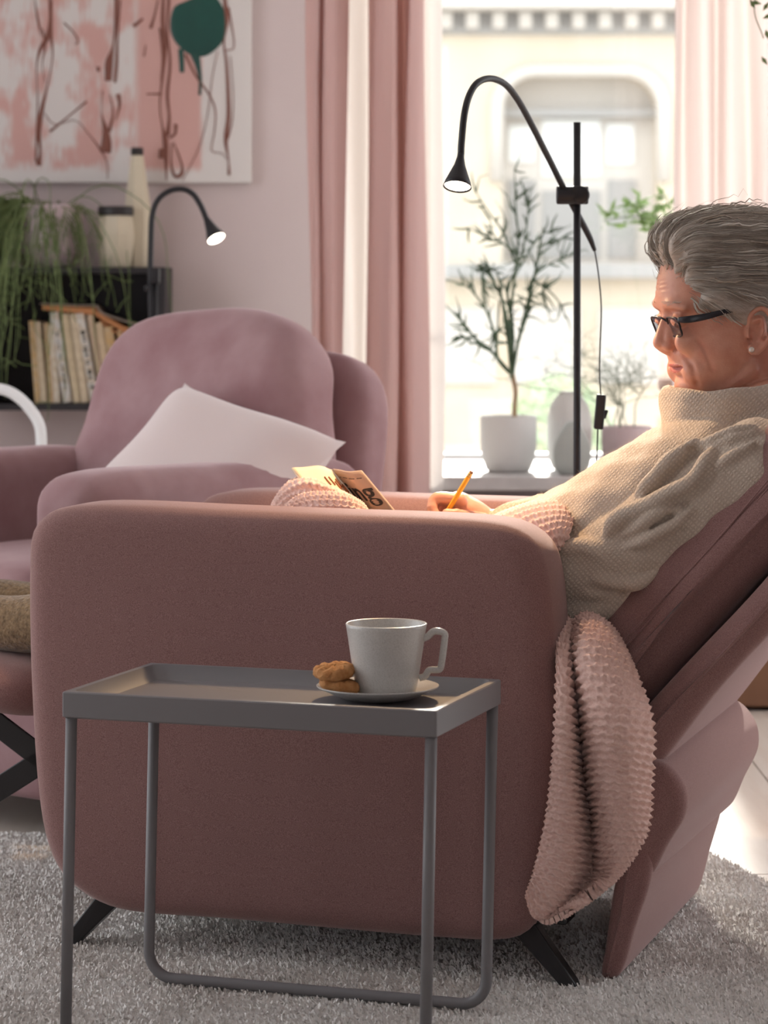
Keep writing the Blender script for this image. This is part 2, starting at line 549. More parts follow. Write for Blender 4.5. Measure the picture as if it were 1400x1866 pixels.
# wall behind the camera; its opening is added and sized for fill light
wf = MB()
fo = .38
wf.add(g_box((0, Y0 - .06, (2.4 + ZC) / 2), (X1 - X0, .12, ZC - 2.4)))
wf.add(g_box(((X0 - fo) / 2, Y0 - .06, 1.2), (-fo - X0, .12, 2.4))); wf.add(g_box(((X1 + fo) / 2, Y0 - .06, 1.2), (X1 - fo, .12, 2.4)))
tag(wf.build('wall_front', 'wall_paint', None, False), kind='structure')
wb = MB()
T = .30
wb.add(g_box(((X0 + WX0) / 2, WALL_Y + T / 2, ZC / 2), (WX0 - X0, T, ZC)))
wb.add(g_box(((X1 + WX1) / 2, WALL_Y + T / 2, ZC / 2), (X1 - WX1, T, ZC)))
wb.add(g_box(((WX0 + WX1) / 2, WALL_Y + T / 2, (ZC + WZ1) / 2), (WX1 - WX0, T, ZC - WZ1)))
wb.add(g_box(((WX0 + WX1) / 2, WALL_Y + T / 2, (WZ0 - .04) / 2), (WX1 - WX0, T, WZ0 - .04)))
tag(wb.build('wall_back', 'wall_paint', None, False), kind='structure')
tag(mesh('baseboard_back', *g_box(((X0 + WX0) / 2 - .1, WALL_Y - .009, .06), (WX0 - X0 - .2, .016, .12), .004), 'window_white', None, False), kind='structure')

win = tag(empty('window_1', (0, 0, 0)), kind='structure')
fy = WALL_Y + .22
fr = MB()
for x in (WX0 + .03, 1.02, WX1 - .03): fr.add(g_box((x, fy, (WZ0 + WZ1) / 2), (.06, .07, WZ1 - WZ0), .006))
for z, h_ in ((WZ0 + .008, .016), (WZ1 - .03, .05)): fr.add(g_box(((WX0 + WX1) / 2, fy, z), (WX1 - WX0, .07, h_), .003))
fr.build('window_frame', 'window_white', win, False)
for a, b in ((WX0 + .06, .99), (1.05, WX1 - .06)):
    mesh('pane', *g_box(((a + b) / 2, fy, (WZ0 + WZ1) / 2), (b - a, .006, WZ1 - WZ0 - .08)), 'window_glass', win, False)
SILL_Z, SILL_Y = .4803, 6.82
mesh('window_sill', *g_box(((WX0 + WX1) / 2, (SILL_Y + 7.5) / 2, SILL_Z - .018), (WX1 - WX0 + .26, 7.5 - SILL_Y, .036), .004), 'sill_stone', win, False)
rad = tag(empty('trim_1'), kind='structure')
mesh('radiator_cover', *g_box(((WX0 + WX1) / 2, 7.09, (SILL_Z - .036) / 2), (WX1 - WX0 + .1, .40, SILL_Z - .037), .004), 'radiator_grey', rad, False)

# ------------------------------------------------------------------ outside: ground, building across the street, shrubs
struct('street_ground', g_box((3, 24, -1.25), (60, 32, .1)), 'pavement')
BY = 26.0
b = empty('apartment_building', (0, BY, 0))
tag(b, 'pale cream stone building across the street, seen through the window', 'building')
def fz(py): return EYE_Z - (py - HOR_Y) * BY / FOCAL
def fx(px): return (px - 700) * BY / FOCAL
ox0, ox1, oz1, oz0 = fx(915), fx(1200), fz(138), fz(500)
wl = MB()
wl.add(g_box(((ox0 - 9) / 2, .25, 1), (ox0 + 9, .5, 8)))
wl.add(g_box(((ox1 + 12) / 2, .25, 1), (12 - ox1, .5, 8)))
wl.add(g_box(((ox0 + ox1) / 2, .25, (oz1 + 5) / 2), (ox1 - ox0, .5, 5 - oz1)))
wl.add(g_box(((ox0 + ox1) / 2, .25, (oz0 - 3) / 2), (ox1 - ox0, .5, oz0 + 3)))
# rounded upper corners of the opening
for sx, xx in ((1, ox0), (-1, ox1)):
    rr = .34
    arc = [(xx + sx * (rr - rr * math.cos(a)), oz1 - rr + rr * math.sin(a)) for a in np.linspace(0, math.pi / 2, 9)]
    pts = [(xx, oz1)] + arc
    k = len(pts)
    V = [(x, 0, z) for x, z in pts] + [(x, .5, z) for x, z in pts]
    F = [(0, i, i + 1) for i in range(1, k - 1)] + [(i, i + 1, k + i + 1, k + i) for i in range(1, k - 1)]
    wl.add((V, F))
wl.build('wall', 'facade_cream', b, False)
# moulding following the opening
rr = .36
path = [(ox0 - .05, fz(330)), (ox0 - .05, oz1 - rr)] + [(ox0 - .05 + rr - rr * math.cos(a), oz1 + .05 - rr + rr * math.sin(a)) for a in np.linspace(.2, math.pi / 2, 6)]
path += [(ox1 + .05 - rr + rr * math.sin(a), oz1 + .05 - rr + rr * math.cos(a)) for a in np.linspace(0, math.pi / 2 - .2, 6)] + [(ox1 + .05, oz1 - rr), (ox1 + .05, fz(330))]
mesh('window_surround', *g_tube([(x, -.03, z) for x, z in path], .07, 8), 'facade_trim', b)
wn = mesh('window', *g_box(((ox0 + ox1) / 2, .42, (oz0 + oz1) / 2), (ox1 - ox0, .06, oz1 - oz0)), 'facade_trim', b, False)
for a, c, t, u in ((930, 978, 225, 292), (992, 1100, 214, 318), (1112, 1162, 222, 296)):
    mesh('pane', *g_box(((fx(a) + fx(c)) / 2, .375, (fz(t) + fz(u)) / 2), (fx(c) - fx(a), .03, fz(t) - fz(u))), 'white_ceramic', wn, False)  # white panes: reflected sky put in as plain colour
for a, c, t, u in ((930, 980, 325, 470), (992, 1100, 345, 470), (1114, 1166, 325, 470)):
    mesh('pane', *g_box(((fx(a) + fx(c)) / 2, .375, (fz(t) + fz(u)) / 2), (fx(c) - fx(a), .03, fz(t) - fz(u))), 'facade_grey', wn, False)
mesh('lintel', *g_box(((ox0 + ox1) / 2, .3, fz(203)), (ox1 - ox0, .2, .07)), 'facade_grey', wn, False)
mesh('cornice', *g_box((1.5, -.2, fz(8)), (21, .5, .16), .02), 'facade_trim', b, False)
mesh('frieze_band', *g_box((1.5, -.03, fz(42)), (21, .1, .22), .02), 'facade_grey', b, False)
den = None
for i in range(-3, 22):
    px = 812 + i * 48
    if den is None:
        den = mesh('dentil', *g_box((0, 0, 0), (.12, .24, .15), .01), 'facade_trim', b, False); d_ = den
    else:
        d_ = bpy.data.objects.new('dentil', den.data); COL.objects.link(d_); d_.parent = b
    d_.location = (fx(px), -.12, fz(40))
mesh('string_course', *g_box((1.5, -.1, fz(494)), (21, .3, .14), .02), 'facade_grey', b, False)
for a, c in ((790, 905), (930, 1060), (1090, 1200)):
    mesh('ground_floor_window', *g_box(((fx(a) + fx(c)) / 2, -.01, (fz(560) + fz(700)) / 2), (fx(c) - fx(a), .06, fz(560) - fz(700)), .01), 'facade_trim', b, False)

def shrub(c, r, n, seed, label):
    """bush of many small leaves around a stem"""
    g = np.random.default_rng(seed)
    root = tag(empty('garden_shrub', c), label, 'shrub', 'shrubs outside the window')
    d = g.normal(size=(n, 3)); d /= np.linalg.norm(d, axis=1)[:, None]
    rad_ = g.uniform(.55, 1, n) ** .5
    P = d * rad_[:, None] * np.array(r) + np.array([0, 0, r[2]])
    a = g.normal(size=(n, 3)); a /= np.linalg.norm(a, axis=1)[:, None]
    q = np.cross(a, d); q /= np.linalg.norm(q, axis=1)[:, None] + 1e-9
    s = g.uniform(.03, .06, n)[:, None]
    V = np.stack([P - a * s, P + q * s * .4, P + a * s, P - q * s * .4], 1).reshape(-1, 3)
    fast_tris('foliage', V, np.arange(n * 4).reshape(-1, 4), 'shrub', root)
    mesh('stem', *g_tube([(0, 0, 0), (.02, 0, r[2] * .6), (0, 0, r[2] * 1.2)], [.03, .02, .01], 6), 'bark', root)
shrub((.95, 15.0, -1.2), (.42, .35, .85), 2600, 1, 'pale green bush outside, right of the trunk of the window plant')
shrub((.38, 15.6, -1.2), (.28, .28, .60), 1500, 2, 'low pale green bush outside beside the left curtain')
shrub((1.95, 16.4, -1.2), (.35, .35, .95), 1800, 3, 'pale green bush outside behind the lamp cord')

# ------------------------------------------------------------------ curtains
def curtain(name, label, m, px0, px1, D, prof, zt=2.68, zb=.02, group=None, seed=0, narrow=0.0):
    """hanging cloth with folds; prof: list of (fraction along width, depth offset in m)"""
    x0, x1 = (px0 - 700) * D / FOCAL, (px1 - 700) * D / FOCAL
    pr = np.array(prof)
    nu, nv = 150, 34
    u = np.linspace(0, 1, nu)
    q = crom(pr, 600)
    dep = np.interp(u, q[:, 0], q[:, 1])
    g = np.random.default_rng(seed)
    ph = g.uniform(0, 6.28, 3)
    G = []
    for k in range(nv):
        v = k / (nv - 1)
        z = zt + (zb - zt) * v
        amp = .75 + .35 * v
        wob = .006 * np.sin(6 * v + ph[0] + 9 * u) + .004 * np.sin(11 * v + ph[1] + 23 * u)
        xx = x0 + (x1 - x0) * u + narrow * (v - .5) * (u - .5) + wob
        G.append(np.column_stack([xx, D + dep * amp + wob, np.full(nu, z)]))
    o = mesh(name, *g_grid(np.array(G)), m)
    sd = o.modifiers.new('thick', 'SOLIDIFY'); sd.thickness = .0012
    tag(o, label, 'curtain', group)
    return o
def wavy(n, a, seed):
    g = np.random.default_rng(seed)
    return [((i + g.uniform(-.2, .2) * (0 < i < n)) / n, a * (1 if i % 2 else -1) * g.uniform(.6, 1.2)) for i in range(n + 1)]
curtain('curtain', 'dusty pink curtain against the pale wall, left of the white sheer strip', 'curtain_pink', 562, 628, 6.62, [(0, .03), (.2, -.02), (.42, .02), (.62, -.02), (.8, .03), (1, .06)], seed=1, group='pink curtains')
curtain('sheer_curtain', 'white sheer curtain behind the pink drapes left of the window', 'curtain_sheer', 596, 806, 6.78, wavy(9, .022, 5), seed=2)
curtain('curtain', 'deep pink gathered curtain directly beside the open window view', 'curtain_pink', 672, 777, 6.66, [(0, .05), (.16, .0), (.3, -.05), (.45, -.045), (.56, .05), (.64, .0), (.75, -.04), (.9, -.01), (1, .05)], seed=3, group='pink curtains')
curtain('curtain', 'pale pink translucent curtain behind the head of the seated person', 'curtain_pale', 1224, 1530, 6.66, wavy(11, .04, 9), seed=4, narrow=-.05, group='pink curtains')
rail = tag(mesh('curtain_rail', *g_tube([(-.45, 6.68, 2.71), (2.0, 6.68, 2.71)], .013, 10), 'window_white'), 'white curtain rail above the window', 'rail')
brk = [mesh('bracket', *g_box((x, 7.0, 2.72), (.02, .62, .02)), 'window_white', rail, False) for x in (-.3, 1.8)]
# ------------------------------------------------------------------ the two recliner armchairs
# chair-local frame: x = towards the back of the chair, y = across (0 = outer face of one arm), z = up
CH_O, CH_R = Vector((-.1, 3.81, 0)), math.radians(-17.5)
CH_W = .78
def cl(px, py, v):
    """point of the chair frame that the photo shows at (px, py) on the lengthwise plane y = v"""
    k = (px - 700) / FOCAL
    ey = (-math.sin(CH_R), math.cos(CH_R)); ex = (math.cos(CH_R), math.sin(CH_R))
    D = (v + CH_O.x * ey[0] + CH_O.y * ey[1]) / (k * ey[0] + ey[1])
    dx, dy = k * D - CH_O.x, D - CH_O.y
    return np.array([dx * ex[0] + dy * ex[1], v, EYE_Z - (py - HOR_Y) / FOCAL * D])
def clxz(pts, v): return [tuple(cl(a, b, v)[[0, 2]]) for a, b in pts]

ARM_OUT = closed_curve(clxz([(50, 1030), (55, 972), (80, 937), (130, 922), (220, 920), (400, 928), (600, 936), (780, 942), (880, 949), (938, 963), (978, 997), (996, 1050), (1005, 1140), (1011, 1260), (1011, 1420), (1004, 1560), (992, 1645), (965, 1695), (915, 1716), (800, 1712), (600, 1695), (400, 1677), (250, 1666), (175, 1645), (115, 1600), (84, 1540), (68, 1460), (58, 1340), (51, 1180)], .02), 150)
ARM_T = .15

def g_extr(outline_xz, y0, y1, er=.02, bulge=0.0):
    return g_panel(closed_curve(outline_xz, 90), y0, y1, er, bulge)

def wrinkle(V, amp, seed, sc=9):
    g = np.random.default_rng(seed)
    for _ in range(6):
        k = g.normal(size=3) * sc; p = g.uniform(0, 6.28); d = g.normal(size=3)
        V = V + np.outer(np.sin(V @ k + p), d) * amp / 6
    return V

def legs(root, pts):
    for (x, y), (fx_, fy_) in pts:
        d = Vector((fx_ - x, fy_ - y, 0))
        top, foot = Vector((x, y, .085)), Vector((fx_, fy_, .004))
        side = Vector((0, 1, 0))
        ax = (foot - top).normalized()
        nrm = ax.cross(side).normalized()
        w, t = .017, .012
        V = []
        for p in (top, foot):
            for a, c in ((-1, -1), (1, -1), (1, 1), (-1, 1)):
                q = p + nrm * a * w + side * c * t
                if p is foot: q.z = .004
                V.append(tuple(q))
        F = [(0, 1, 2, 3), (7, 6, 5, 4), (0, 4, 5, 1), (1, 5, 6, 2), (2, 6, 7, 3), (3, 7, 4, 0)]
        o = mesh('leg', V, F, 'black_metal', root, False)
        bv = o.modifiers.new('b', 'BEVEL'); bv.width = .002; bv.segments = 2

# ---- near chair, reclined
near = empty('recliner_armchair', CH_O, CH_R)
tag(near, 'dusty pink recliner armchair in the foreground, leaned back with its footrest out', 'armchair', 'pink armchairs')
arm = mesh('armrest', *g_panel(ARM_OUT, .0, ARM_T, .038, .012), 'chair_fabric', near)
far_out = ARM_OUT.copy(); far_out[:, 1] = np.where(far_out[:, 1] > .3, .3 + (far_out[:, 1] - .3) * .925, far_out[:, 1])
mesh('armrest', *g_panel(far_out, CH_W - ARM_T, CH_W, .045, .012), 'chair_fabric', near)
inner0, inner1 = ARM_T + .004, CH_W - ARM_T - .004
mid, wid = (inner0 + inner1) / 2, inner1 - inner0
mesh('seat_base', *g_box((-.03, mid, .20), (.70, wid, .16), .02), 'chair_fabric', near)
mesh('seat_cushion', *g_puff((.66, wid, .17), (6, 6, 3.2), 14, (-.08, mid, .36)), 'chair_fabric', near)
mesh('frame_rail', *g_box((-.03, mid, .105), (.64, wid, .03), .004), 'black_metal', near, False)
# reclined back: cushion and shell as side profiles swept across
bd = np.array([.576 - .34, .728 - .453]); bd /= np.linalg.norm(bd); bn = np.array([bd[1], -bd[0]])     # along the back / out of its rear
def bk(a, c): return tuple(np.array([.355, .455]) + bd * a + bn * c)                                     # a up the back, c rearwards
cush = [bk(-.24, .06), bk(-.12, .005), bk(.02, .0), bk(.15, -.012), bk(.30, -.012), bk(.45, .0), bk(.55, .035), bk(.575, .085), bk(.54, .12), bk(.40, .128), bk(.2, .126), bk(.03, .122), bk(-.15, .12), bk(-.23, .10)]
bc = g_extr(cush, inner0 - .03, inner1 + .03, .05, .012)
V = wrinkle(np.array(bc[0]), .014, 4, 14)
back_c = mesh('back_cushion', V, bc[1], 'chair_fabric', near)
for off in (.040, .047):                                       # twin stitched seam on the side of the cushion
    sp = [(*bk(a, off + .004 * math.sin(a * 9)), inner0 - .036) for a in np.linspace(-.02, .52, 24)]
    sp = wrinkle(np.array([(x, y, z) for x, z, y in sp]), .014, 4, 14)
    mesh('seam', *g_tube(sp, .0013, 5), 'chair_fabric', back_c)
shell = [bk(-.20, .12), bk(.1, .128), bk(.3, .13), bk(.46, .132), bk(.50, .15), bk(.48, .178), bk(.3, .185), bk(.1, .185), bk(-.03, .19), bk(-.18, .19), bk(-.22, .16)]
sh = g_extr(shell, inner0 - .075, inner1 + .04, .03, .006)
mesh('back_shell', wrinkle(np.array(sh[0]), .010, 9, 12), sh[1], 'chair_fabric', near)
# loose fold of cover where shell meets the rear skirt, and the skirt itself
roll = [(.430, .30), (.478, .305), (.508, .275), (.513, .235), (.492, .19), (.472, .148), (.445, .132), (.428, .16), (.428, .225)]
rl = g_extr(roll, inner0 - .085, inner1 + .03, .02, .008)
mesh('cover_fold', wrinkle(np.array(rl[0]), .016, 12, 16), rl[1], 'chair_fabric', near)
skirt = [(.430, .20), (.462, .185), (.464, .145), (.444, .08), (.421, .012), (.394, .006), (.400, .05), (.414, .14)]
sk = g_extr(skirt, inner0 - .085, inner1 - .01, .016, .004)
mesh('rear_skirt', wrinkle(np.array(sk[0]), .006, 13, 12), sk[1], 'chair_fabric', near)
legs(near, [((-.315, .06), (-.385, .045)), ((.285, .05), (.362, .030)), ((-.315, CH_W - .06), (-.385, CH_W - .045)), ((.285, CH_W - .05), (.362, CH_W - .03))])
mesh('leg_bracket', *g_box((.325, .06, .098), (.06, .05, .03), .004), 'black_metal', near, False)
# raised footrest on its scissor linkage
fr_ = g_puff((.30, wid - .02, .085), (5, 5, 2.6), 12)
R = Matrix.Rotation(math.radians(8), 3, 'Y')
mesh('footrest', [tuple(R @ Vector(v) + Vector((-.635, mid, .350))) for v in fr_[0]], fr_[1], 'chair_fabric', near)
for y in (inner0 + .05, inner1 - .05):
    lk = MB()
    for a, c in (((-.40, .30), (-.62, .16)), ((-.40, .17), (-.60, .30)), ((-.60, .17), (-.72, .30)), ((-.36, .22), (-.46, .14))):
        A, B = Vector((a[0], y, a[1])), Vector((c[0], y + .008, c[1]))
        d = B - A
        lk.add(g_box((A + B) / 2, (d.length, .006, .036), .002, Matrix.Rotation(-math.atan2(d.z, d.x), 3, 'Y')))
    lk.build('footrest_linkage', 'black_metal', near, False)

# ---- far chair, upright
F_R = math.radians(52)
F_O = Vector((-.218, 4.896, 0))
farc = empty('recliner_armchair', F_O, F_R)
tag(farc, 'dusty pink upright armchair behind, with a white cushion on its seat', 'armchair', 'pink armchairs')
FM = 'chair_fabric_far'
mesh('armrest', *g_panel(ARM_OUT, .0, ARM_T, .05, .014), FM, farc)
mesh('armrest', *g_panel(ARM_OUT, CH_W - ARM_T, CH_W, .05, .014), FM, farc)
mesh('front_panel', *g_box((-.36, mid, .19), (.06, wid, .24), .02), FM, farc)
mesh('seat_base', *g_box((.0, mid, .20), (.66, wid, .16), .02), FM, farc)
mesh('seat_cushion', *g_puff((.72, wid, .18), (6, 6, 3.0), 16, (-.07, mid, .385)), FM, farc)
mesh('frame_rail', *g_box((-.03, mid, .105), (.64, wid, .03), .004), 'black_metal', farc, False)
def lean(ax, az, deg):
    t = math.radians(deg)
    def fn(V):
        x, z = V[:, 0].copy(), V[:, 2].copy()
        W_ = V.copy(); W_[:, 0] = x * math.cos(t) + z * math.sin(t) + ax; W_[:, 2] = -x * math.sin(t) + z * math.cos(t) + az
        return W_
    return fn
def backfn(V):
    h = V[:, 2] / .27
    V = V.copy(); V[:, 1] *= 1 - .10 * np.clip(h, -1, 1) * (h > 0) ; V[:, 0] -= .018 * np.cos(np.clip(h, -1, 1) * 1.5)
    V = wrinkle(V, .016, 21, 13)
    return lean(.285, .625, 15)(V)
mesh('back_cushion', *g_puff((.185, .60, .55), (3.4, 4.2, 4.2), 20, (0, mid, 0), fn=backfn), FM, farc)
def shellfn(V): return lean(.405, .53, 13)(wrinkle(V, .01, 5, 10))
mesh('back_shell', *g_puff((.13, .64, .60), (4, 5, 5), 16, (0, mid, 0), fn=shellfn), FM, farc)
legs(farc, [((-.315, .06), (-.385, .045)), ((.285, .05), (.362, .030)), ((-.315, CH_W - .06), (-.385, CH_W - .045)), ((.285, CH_W - .05), (.362, CH_W - .03))])

# loose cushion leaning across the far chair
def pillow(size, pinch=.75, n=26):
    u = np.linspace(-1, 1, n)
    A, B = np.meshgrid(u, u, indexing='ij')
    edge = (1 - A ** 4) * (1 - B ** 4)
    hgt = np.sign(edge) * np.abs(edge) ** .72 * size[2] / 2
    shrink = 1 - .13 * (1 - B ** 2) * A ** 2 ; shrink2 = 1 - .13 * (1 - A ** 2) * B ** 2
    top = np.stack([A * size[0] / 2 * shrink, B * size[1] / 2 * shrink2, hgt], -1)
    bot = top.copy(); bot[..., 2] = -hgt
    V1, F1 = g_grid(top); V2, F2 = g_grid(bot)
    k = len(V1)
    return np.array(V1 + V2), F1 + [tuple(i + k for i in f)[::-1] for f in F2]
pv, pf = pillow((.37, .37, .19))
pv = wrinkle(pv, .014, 31, 22)
pl_o = mesh('throw_cushion', pv, pf, 'cushion_white')
tag(pl_o, 'white square throw cushion resting on the far pink armchair', 'cushion')
cA = at(338, 716, 5.20)                                          # top corner, leaning on the back cushion
e1_ = Vector((.265, -.15, -.087)); e2_ = Vector((-.133, -.143, -.158))
xc_ = e1_.normalized(); zc_ = e2_.cross(e1_).normalized()
if zc_.y > 0: zc_ = -zc_
yc_ = zc_.cross(xc_)
if yc_.dot(e2_) < 0: pass
pl_o.matrix_world = Matrix.Translation(cA + e1_.normalized() * .165 + e2_.normalized() * .165) @ Matrix((xc_, yc_, zc_)).transposed().to_4x4()
# ------------------------------------------------------------------ side table with tray top
TB_C = Vector((-.1276, 3.533, 0)); TB_R = math.radians(-18.5)
tbl = empty('tray_table', TB_C, TB_R)
tag(tbl, 'grey metal side table with a raised-rim tray top and tube legs', 'side table')
TL, TW, TZ, TH = .498, .283, .440, .0335
def g_tray(L, Wd, zt, h, rim=.009, floor_t=.0155):
    """rectangular tray: outer wall, rounded rim, sloped inner wall, floor"""
    def ring(l, w, z, r):
        pts = []
        for cx, cy, a0 in ((l / 2 - r, w / 2 - r, 0), (-l / 2 + r, w / 2 - r, 90), (-l / 2 + r, -w / 2 + r, 180), (l / 2 - r, -w / 2 + r, 270)):
            for k in range(5):
                a = math.radians(a0 + 22.5 * k)
                pts.append((cx + r * math.cos(a), cy + r * math.sin(a), z))
        return pts
    rows = [ring(L * .5, Wd * .5, zt - h + .0005, .02), ring(L - .006, Wd - .006, zt - h, .003), ring(L, Wd, zt - h + .002, .003), ring(L, Wd, zt - .0015, .003), ring(L - .003, Wd - .003, zt, .003),
            ring(L - 2 * rim + .002, Wd - 2 * rim + .002, zt, .012), ring(L - 2 * rim, Wd - 2 * rim, zt - .002, .012), ring(L - 2 * rim - .012, Wd - 2 * rim - .012, zt - h + floor_t + .006, .014),
            ring(L - 2 * rim - .026, Wd - 2 * rim - .026, zt - h + floor_t, .014), ring(L * .3, Wd * .3, zt - h + floor_t, .02)]
    V, F = g_grid(np.array(rows), cv=True)
    k = len(rows[0]); n0 = len(V)
    return V, F + [tuple(range(k))[::-1], tuple(range(n0 - k, n0))]
tr = mesh('tray', *g_tray(TL, TW, TZ, TH, .011), 'table_metal', tbl, True)
em = tr.modifiers.new('e', 'EDGE_SPLIT'); em.split_angle = math.radians(35)
r = .0075
FZ = .006                                          # the frames stand on the rug pile
for sy in (-1, 1):
    y = sy * (TW / 2 - r - .001)
    xa, xb, lean_ = -TL / 2 + r + .002, TL / 2 - r - .002, -.008
    R_ = .035
    if sy < 0:                                     # the camera side has two straight legs
        for x_ in (xa, xb): mesh('leg', *g_tube([(x_, y, TZ - TH), (x_ + lean_, y, FZ)], r, 14, up=(0, 1, 0)), 'table_metal', tbl)
        continue
    pts = [(xa, y, TZ - TH), (xa + lean_, y, FZ + r + R_ + .01)]
    pts += [(xa + lean_ + R_ - R_ * math.cos(a), y, FZ + r + R_ - R_ * math.sin(a)) for a in np.linspace(0, math.pi / 2, 8)]
    pts += [(xb + lean_ - R_ + R_ * math.sin(a), y, FZ + r + R_ - R_ * math.cos(a)) for a in np.linspace(0, math.pi / 2, 8)]
    pts += [(xb + lean_, y, FZ + r + R_ + .01), (xb, y, TZ - TH)]
    mesh('leg_frame', *g_tube(pts, r, 14, up=(0, 1, 0)), 'table_metal', tbl)

TRAY_FZ = TZ - TH + .0155
# saucer, cup, biscuits
def on_table(px, py, z):
    D = (EYE_Z - z) * FOCAL / (py - HOR_Y)
    return Vector(((px - 700) * D / FOCAL, D, z))
sc_c = Vector((-.008, 3.528, TRAY_FZ))
sau = mesh('saucer', *g_lathe([(.001, .0), (.030, .0), (.045, .003), (.062, .010), (.0765, .0165), (.0775, .018), (.076, .0185), (.060, .0125), (.044, .0065), (.028, .005), (.001, .005)], 56), 'stoneware')
sau.scale = (1.02, 1.02, 1.02); sau.location = sc_c + Vector((0, 0, .0005))
tag(sau, 'grey speckled saucer on the tray under the cup', 'saucer')
cup = empty('coffee_cup', sc_c + Vector((.011, 0, .0056)), math.radians(-10))
cup.scale = (1.05, 1.05, 1.05)
tag(cup, 'grey glazed coffee cup with an angular handle on the tray', 'cup')
mesh('cup_body', *g_lathe([(.001, .002), (.028, .0), (.033, .001), (.0365, .006), (.0385, .015), (.044, .050), (.0490, .0835), (.0500, .0880), (.0488, .0890), (.0475, .0880), (.0420, .050), (.0360, .012), (.030, .006), (.001, .005)], 64), 'stoneware', cup)
mesh('coffee', *g_lathe([(.001, .062), (.0425, .062), (.0425, .064), (.001, .064)], 40), 'coffee', cup)
hp = [(.046, 0, .071), (.0515, 0, .0735), (.058, 0, .0795), (.066, 0, .0800), (.0722, 0, .0770), (.0722, 0, .0700), (.0690, 0, .045), (.0665, 0, .0345), (.061, 0, .0330), (.053, 0, .0320), (.048, 0, .0250), (.041, 0, .0225)]
mesh('handle', *g_tube(hp, .0030, 12, n=60, up=(0, 1, 0), r2=.0042), 'stoneware', cup)
def cookie(c, rx, tilt, seed, label):
    g = np.random.default_rng(seed)
    nu, nv = 12, 30
    th = np.linspace(0, 2 * np.pi, nv, endpoint=False)
    rim = 1 + .06 * np.sin(3 * th + g.uniform(0, 6)) + .04 * np.sin(7 * th + g.uniform(0, 6))
    rows = []
    for s, z in ((.05, .001), (.6, .0), (.9, .002), (1.0, .006), (.97, .011), (.85, .0145), (.6, .016), (.3, .0165), (.04, .0165)):
        zz = z + (.0012 * np.sin(9 * th + 5 * s) + g.normal(0, .0005, nv)) * (z > .009)
        rows.append(np.column_stack([rx * s * rim * np.cos(th), rx * s * rim * np.sin(th), zz]))
    V, F = g_grid(np.array(rows), cv=True)
    F += [tuple(range(nv))[::-1], tuple(range(len(V) - nv, len(V)))]
    o = mesh('cookie', V, F, 'cookie')
    o.location = c; o.rotation_euler = tilt
    return tag(o, label, 'cookie', 'cookies on the saucer')
cookie(sc_c + Vector((-.050, -.017, .0140)), .0265, (0, math.radians(10), 0), 1, 'dark lower cookie lying flat on the saucer rim')
cookie(sc_c + Vector((-.055, -.012, .0305)), .0275, (math.radians(6), math.radians(-7), .4), 2, 'golden upper cookie leaning against the coffee cup')

# ------------------------------------------------------------------ rug
rug = empty('rug', (0, 0, 0))
tag(rug, 'thick pale grey plush rug under the foreground armchair', 'rug')
RC = Vector((.535, 4.66, 0))                       # far right corner
ra = math.radians(-15)
e1 = Vector((-.996, .09, 0)); e2 = Vector((.27, -.963, 0))   # along the far edge to the left / towards the camera
RL, RWD, RT = 2.3, 2.1, .005
nu, nv = 120, 110
G = []
for i in range(nu):
    row = []
    for j in range(nv):
        u, v = i / (nu - 1) * RL, j / (nv - 1) * RWD
        p = RC + e1 * u + e2 * v
        ed = min(u, RL - u, v, RWD - v)
        h = RT * min(1, ed / .02) ** .5 - .0003
        row.append((p.x, p.y, max(h + .0008 * math.sin(31 * p.x + 3 * math.sin(9 * p.y)) * math.sin(27 * p.y), .0008)))
    G.append(row)
mesh('rug_backing', *g_grid(np.array(G)), 'rug_base', rug)
n = 230000
u = rng.uniform(0, 1, n) * RL; v = rng.uniform(0, 1, n) ** 1 * RWD
P = np.outer(u, e1) + np.outer(v, e2) + np.array(RC)
keep = P[:, 1] > 2.9
P = P[keep]; u, v = u[keep], v[keep]; n = len(P)
ed = np.minimum(u, v)
P[:, 2] = RT * np.clip(ed / .02, .1, 1) ** .5 - .002
ang = rng.uniform(0, 6.28, n) + 1.2 * np.sin(P[:, 0] * 7 + 2) * np.sin(P[:, 1] * 6)
ln = rng.uniform(.005, .0085, n); wd_ = rng.uniform(.0012, .0024, n)
tilt = rng.uniform(.2, 1.0, n)
a2 = np.where(rng.uniform(size=n) < .6, .8 * np.sin(P[:, 0] * 5 + 1) + 2.2 + rng.normal(0, .7, n), ang)
d = np.column_stack([np.cos(a2) * np.sin(tilt), np.sin(a2) * np.sin(tilt), np.cos(tilt)])
s = np.column_stack([-np.sin(ang), np.cos(ang), np.zeros(n)]) * wd_[:, None]
tip = P + d * ln[:, None]
V = np.stack([P - s, P + s, tip + s * .6, tip - s * .6], 1).reshape(-1, 3)
pile = fast_tris('pile', V, np.arange(n * 4).reshape(-1, 4), 'rug_pile', rug)
tag(pile, kind='stuff')
